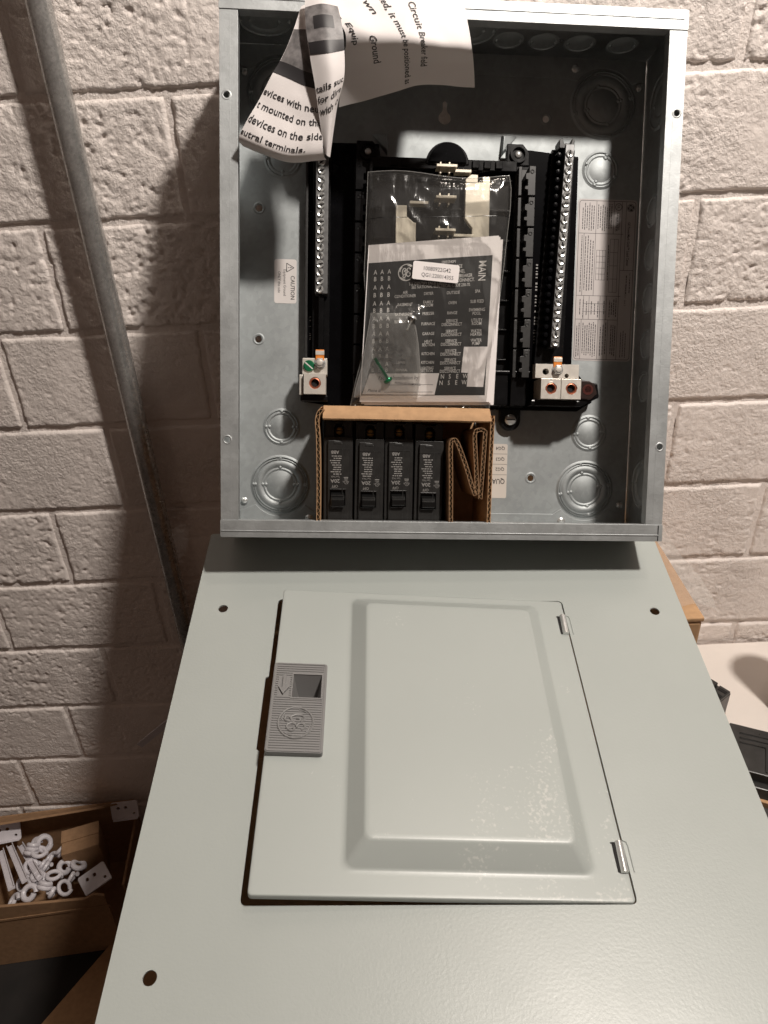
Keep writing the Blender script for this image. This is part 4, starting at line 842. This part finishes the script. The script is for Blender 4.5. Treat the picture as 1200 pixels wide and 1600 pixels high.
# latch
lz = 5.2; LX0, LX1, LY0, LY1 = -127.0, -88.6, -6.5, 65.0
rec = [(-112.4, 35.6), (-92.2, 35.6), (-92.2, 54.8), (-112.4, 54.8)]
lm = MB().plate(rrect(LX0, LX1, LY0, LY1, 2.0, 3), [rec], .2, lz).xf(dr)
latch = lm.build('latch', 'latch_plastic', cv, bev=.5)
rc = MB(); b4 = [(-108.2, 36.6), (-95.4, 36.6), (-95.4, 47.5), (-108.2, 47.5)]
rc.add([(x, y, lz - .25) for x, y in rec] + [(x, y, -14) for x, y in b4], [(0, 1, 5, 4), (1, 2, 6, 5), (2, 3, 7, 6), (3, 0, 4, 7), (4, 5, 6, 7)])
rc.xf(dr).build('finger_recess', 'latch_plastic', latch)
rb = MB(); y = LY0 + 3.2; lcx, lcy, lR = -108.1, 15.6, 11.8
while y < LY1 - 2.6:
    spans = [(LX0 + 2.4, LX1 - 2.4)]
    def cut(a, b):
        global spans
        o = []
        for p, q in spans:
            if b <= p or a >= q: o.append((p, q)); continue
            if p < a: o.append((p, a))
            if q > b: o.append((b, q))
        spans = o
    if 34.6 < y < 55.8: cut(-113.3, -91.2)
    if 36.5 < y < 54: cut(-122.8, -114.4)
    for p, q in spans: rb.box(p, q, y - .42, y + .42, lz, lz + .55)
    y += 1.86
rb.xf(dr).build('grip_ribs', 'latch_plastic', latch)
MB().plate(rrect(LX0 + .6, LX1 - .6, LY0 + .6, LY1 - .6, 1.6, 3), [rrect(LX0 + 1.6, LX1 - 1.6, LY0 + 1.6, LY1 - 1.6, 1.0, 3)], lz, lz + .6).xf(dr).build('raised_rim', 'latch_plastic', latch)
MB().plate([(-113.4, 34.6), (-91.2, 34.6), (-91.2, 55.8), (-113.4, 55.8)], [[(-112.4, 35.6), (-92.2, 35.6), (-92.2, 54.8), (-112.4, 54.8)]], lz, lz + .7).xf(dr).build('recess_rim', 'latch_plastic', latch)
MB().prism([(-117.6, 53), (-119.6, 53), (-119.6, 42.5), (-122.4, 43.6), (-118.8, 37.6), (-114.8, 43.4), (-117.6, 42.5)], lz, lz + 1.7).xf(dr).build('arrow', 'latch_plastic', latch)
eo = MB(); er = -PI / 2 + .1
trp = lambda p: (lcx + lR * (p[0] * math.cos(er) - p[1] * math.sin(er)) , lcy + lR * (p[0] * math.sin(er) + p[1] * math.cos(er)), lz + .5)
for p in emblem(): eo.tube([trp(q) for q in p], .82, 6)
eo.tube([trp((math.cos(2 * PI * i / 40), math.sin(2 * PI * i / 40))) for i in range(40)], .75, 6, True)
for k in range(4):
    a = k * PI / 2 + .7; eo.tube([trp((math.cos(a + t) * (.9 - .1 * t), math.sin(a + t) * (.9 - .1 * t))) for t in (0, .2, .4, .6)], .5, 6)
eo.xf(dr).build('emblem', 'latch_plastic', latch, smooth=True)
# hinges
for y0, y1 in ((106, 124.5), (-77, -58.2)):
    hg = MB().cyl((97.6, y0, 1.4), (98.2, y1, 1.4), 2.6, 20).build('hinge', 'zinc', cv, smooth=True)
    MB().box(94.0, 95.2, y0 + .5, y1 - .2, .3, 1.6).build('hinge_gap_shade', 'hole_dark', hg)  # near-black strip paints the shade in the slot beside the barrel
    MB().box(92.6, 96, y1 - .9, y1 + .1, .3, .8).build('hinge_slot', 'hole_dark', hg)
    MB().tube([(101.6, y1 + 1.5, .1), (103.6, y1 + .5, .25), (104.2, y1 - 2, .25), (104.2, y0 + 1, .2)], .45, 6).build('slot_edge', 'cover_paint', hg, smooth=True)

# ------------------------------------------------------------------ things on the bench, right edge
def spare_breaker(name, label, x, y, rz, rx=0.0, sc=1.0):
    e = empty(name, T(x, y, BZ) @ Matrix.Rotation(rz, 4, 'Z'), label, 'circuit breaker')
    MB().box(-38, 38, -12.4, 12.4, 0, 44).build('case', 'spare_case', e, bev=1)
    MB().box(-30, 22, -10, 10, 44, 50).build('face_plate', 'spare_case', e, bev=.8)
    MB().box(24, 37.5, -11.5, 11.5, 38, 47).build('line_end', 'spare_case', e, bev=.8)
    for k in (-1, 1): MB().box(26, 36, k * 5 - 2, k * 5 + 2, 47, 47.6).build('terminal_slot', 'hole_dark', e)
    MB().box(-6, 6, -6, 6, 50, 58).build('toggle', 'breaker_handle', e, bev=1)
    MB().box(38, 40, -8, 8, 4, 16).build('copper_clip', 'copper', e, bev=.3)
    for k in range(4): MB().box(-26 + 10 * k, -20 + 10 * k, -9, 9, 50, 51.2).build('moulded_rib', 'spare_case', e, bev=.4)
    return e
spare_breaker('circuit_breaker', 'single black breaker on the bench just past the cover\'s right edge', .362, .640, -.95)
br = empty('breaker_housing', T(.405, .52, BZ) @ Matrix.Rotation(-.42, 4, 'Z'), 'large black moulded double breaker on the bench, nearest the grey can', 'circuit breaker')
MB().box(-58, 24, -38, 38, 0, 34).build('case', 'spare_case', br, bev=1.2)
MB().prism([(-50, -30), (8, -30), (8, 22), (14, 34), (-50, 34)], 34, 46).build('face_plate', 'spare_case', br, bev=1)
for k in range(3):
    o = 6 + 7 * k; MB().tube([(-40, 28 - o, 46.4), (6 - o, 28 - o, 46.4), (6 - o, -26, 46.4)], 1.1, 6).build('moulded_groove', 'dark_grey_plastic', br)
for x, y_ in ((16, 24), (2, 2), (15, -24)): 
    MB().lathe((x, y_, 34 if x > 8 else 46), [(6.5, 0), (6.5, 3), (4.6, 3), (4.2, .5), (.01, .5)], 18, cap=False).build('rivet_socket', 'black_plastic', br, smooth=True, ang=40)
    MB().lathe((x, y_, 34.6 if x > 8 else 46.6), [(2.8, 0), (2.6, 3.2), (1.5, 4)], 14).build('rivet', 'dark_grey_plastic', br, smooth=True)
ty = empty('breaker_tray', T(.375, .425, BZ) @ Matrix.Rotation(-.42, 4, 'Z'), 'cardboard tray of loose black breakers at the right edge', 'tray')
MB().box(-60, 62, 34, 38, 0, 46).build('tray_side', 'cardboard', ty, bev=.8); MB().box(-60, 62, -50, -46, 0, 46).build('tray_side', 'cardboard', ty, bev=.8)
MB().box(-60, 62, -46, 34, 0, 3).build('tray_bottom', 'cardboard', ty); MB().box(58, 62, -46, 34, 3, 46).build('tray_end', 'cardboard', ty); MB().box(-60, -56, -46, 34, 3, 46).build('tray_end', 'cardboard', ty)
for k in range(3):
    e = empty('circuit_breaker', T(.375, .425, BZ + .0035) @ Matrix.Rotation(-.42, 4, 'Z') @ T(0, .019 - .0255 * k, 0), ('black breaker at the rear of the tray by the right edge', 'black breaker in the middle of the tray by the right edge', 'black breaker at the front of the tray by the right edge')[k], 'circuit breaker', 'breakers in the tray')
    MB().box(-50, 54, -12.2, 12.2, 0, 38).build('case', 'spare_case', e, bev=1.2); MB().box(-30, 30, -9, 9, 38, 43).build('face_plate', 'spare_case', e, bev=1); MB().box(36, 50, -8, 8, 38, 40).build('line_end', 'black_plastic', e, bev=.6)
    for xx in (41, 47): MB().lathe((xx, 0, 40), [(3, 0), (3, 1.2), (1.6, 1.2), (1.4, .2), (.01, .2)], 14, cap=False).build('rivet', 'dark_grey_plastic', e, smooth=True)
can = empty('metal_can', T(.486, .630, BZ), 'slim dark grey cylindrical can standing on the bench at the right edge', 'can')
MB().lathe((0, 0, 0), [(24, 0), (28, 3), (29, 8), (29, 190), (28, 192), (26, 192), (25.5, 188), (25.5, 12), (.01, 10)], 48, cap=False).build('can_body', 'can_metal', can, smooth=True, ang=40)
MB().lathe((0, 0, 30), [(29, 0), (29.6, .6), (29.6, 3), (29, 3.6)], 48, cap=False).build('bead_ring', 'can_metal', can, smooth=True)

# ------------------------------------------------------------------ box of white plastic parts, lower left
PBm = T(-.533, .668, 0) @ Matrix.Rotation(.10, 4, 'Z'); PH = .133
pb = empty('parts_box', PBm, 'open cardboard box of white plastic parts on the floor, lower left', 'box')
MB(1).prism([(-.125, 0), (.115, 0), (.115, PH - .004), (.102, PH + .002), (.088, PH - .006), (.03, PH - .001), (-.02, PH + .003), (-.07, PH - .002), (-.09, PH + .004), (-.125, PH)], .070, .074).xf(lambda p: (p[0], -p[2], p[1])).build('front_panel', 'cardboard_dark', pb, bev=.001)
MB(1).box(-.125, .135, .066, .070, 0, PH + .012).build('back_panel', 'cardboard_dark', pb, bev=.001)
MB(1).box(.131, .135, -.05, .066, 0, PH - .02).build('side_panel', 'cardboard_dark', pb, bev=.001)
MB(1).box(-.125, -.121, -.07, .066, 0, PH).build('side_panel', 'cardboard', pb, bev=.001)
MB(1).box(-.121, .131, -.07, .066, 0, .004).build('bottom_panel', 'cardboard_dark', pb)
MB(1).box(-.125, .118, -.0752, -.0742, PH - .028, PH - .024).build('crease', 'cardboard_dark', pb)
MB(1).add([(-.12, .064, PH + .012), (.125, .064, PH + .012), (.10, .045, PH + .030), (-.09, .040, PH + .026), (-.12, .0665, PH + .0125), (.125, .0665, PH + .0125), (.10, .0475, PH + .032), (-.09, .0425, PH + .028)], [(0, 1, 2, 3), (7, 6, 5, 4), (0, 4, 5, 1), (2, 6, 7, 3), (1, 5, 6, 2), (3, 7, 4, 0)]).build('torn_flap', 'cardboard_dark', pb)
rg = random.Random(21)
ROD = ['longest white plastic strip slanting over the left side of the parts box', 'second white plastic strip from the left in the parts box', 'third white plastic strip from the left in the parts box', 'fourth white plastic strip from the left in the parts box', 'rightmost slanting white plastic strip in the parts box']
for k in range(5):
    o = MB().box(-4.5, 4.5, -50, 50, -1.6, 1.6)
    o.box(-4.5, -3.2, -50, 50, 1.6, 5); o.box(3.2, 4.5, -50, 50, 1.6, 5)
    ob = o.build('plastic_strip', 'white_plastic', bev=.4)
    ob.matrix_world = PBm @ T(-.066 + .016 * k, -.020 + .004 * k, PH - .004 + .005 * (k % 2)) @ Matrix.Rotation(.42 + .05 * k, 4, 'Z') @ Matrix.Rotation(-.28, 4, 'X') @ Matrix.Rotation(rg.uniform(-.3, .3), 4, 'Y')
    tag(ob, ROD[k], 'plastic strip', 'white plastic strips')
BUSH = ['front left', 'front middle', 'front right', 'middle left', 'centre', 'middle right', 'rear left', 'rear centre', 'rear right', 'topmost', 'lowest']
for k in range(22):
    R_ = rg.uniform(6.5, 9.5); tn = rg.choice((1, 1, 2, 3))
    ob = MB().tube([((R_ - .4 * i / 28) * math.cos(a), R_ * math.sin(a), 5.6 * a / (2 * PI)) for i, a in enumerate([2 * PI * i / 28 for i in range(28 * tn)])], rg.uniform(2.6, 3.8), 10, tn == 1 and False).build('plastic_bushing', 'white_plastic', smooth=True)
    ob.matrix_world = PBm @ T(-.006 + .0165 * (k % 5) + rg.uniform(-.006, .006), -.056 + .021 * (k // 5) + rg.uniform(-.004, .004), PH - .016 + rg.uniform(0, .016)) @ Matrix.Rotation(rg.uniform(-.9, .9), 4, 'X') @ Matrix.Rotation(rg.uniform(-.9, .9), 4, 'Y')
    tag(ob, 'round white plastic bushing heaped beside the strips in the parts box', 'bushing', 'white plastic bushings')
def wall_plate(label, M):
    e = empty('cover_plate', M, label, 'plate')
    MB().plate(rrect(-20, 20, -14, 14, 3), [circle(-9, 5, 2.6, 14), circle(2, 5, 2.6, 14), circle(13, -6, 2.0, 14)], -1.5, 1.5).build('plate', 'white_plastic', e, bev=.4)
    MB().box(-18, 18, -13.6, -12, 1.5, 6).build('rim', 'white_plastic', e)
wall_plate('white plastic plate with holes standing at the back of the parts box', PBm @ T(-.052, .050, PH - .002) @ Matrix.Rotation(1.0, 4, 'X') @ Matrix.Rotation(.2, 4, 'Y'))
wall_plate('white plastic plate with holes against the wall, nearest the grey cover', PBm @ T(.124, .054, PH + .008) @ Matrix.Rotation(1.2, 4, 'X'))
wall_plate('small white holed plate at the right front corner of the parts box', PBm @ T(.094, -.040, PH - .012) @ Matrix.Rotation(.6, 4, 'X') @ Matrix.Rotation(.5, 4, 'Z'))
sm = empty('small_carton', PBm @ T(.068, .012, PH - .06) @ Matrix.Rotation(.2, 4, 'Z'), 'small plain brown carton standing among the white parts', 'carton')
MB(1).box(-.026, .026, -.02, .02, 0, .072).build('carton_body', 'cardboard_dark', sm, bev=.001); MB(1).box(-.0263, .0263, -.0005, .0203, .0723, .0735).build('flap', 'cardboard_dark', sm)
# sheet of board and a stray strip near the floor
sb = MB(1).prism([(-.05, .03), (-.13, -.10), (.10, -.12), (.12, .05)], 0, .006).build('cardboard_sheet', 'cardboard'); sb.matrix_world = T(-.365, .60, .004); tag(sb, 'flat brown cardboard sheet on the floor beside the grey cover', 'cardboard')
st = MB(1).box(-.0045, .0045, -.0012, .0012, 0, .14).build('plastic_strip', 'white_plastic'); st.matrix_world = T(-.352, .712, ZC - .79) @ Matrix.Rotation(.80, 4, 'Y') @ Matrix.Rotation(.1, 4, 'X'); tag(st, 'pale plastic strip leaning on the shadowed wall left of the cover', 'plastic strip')
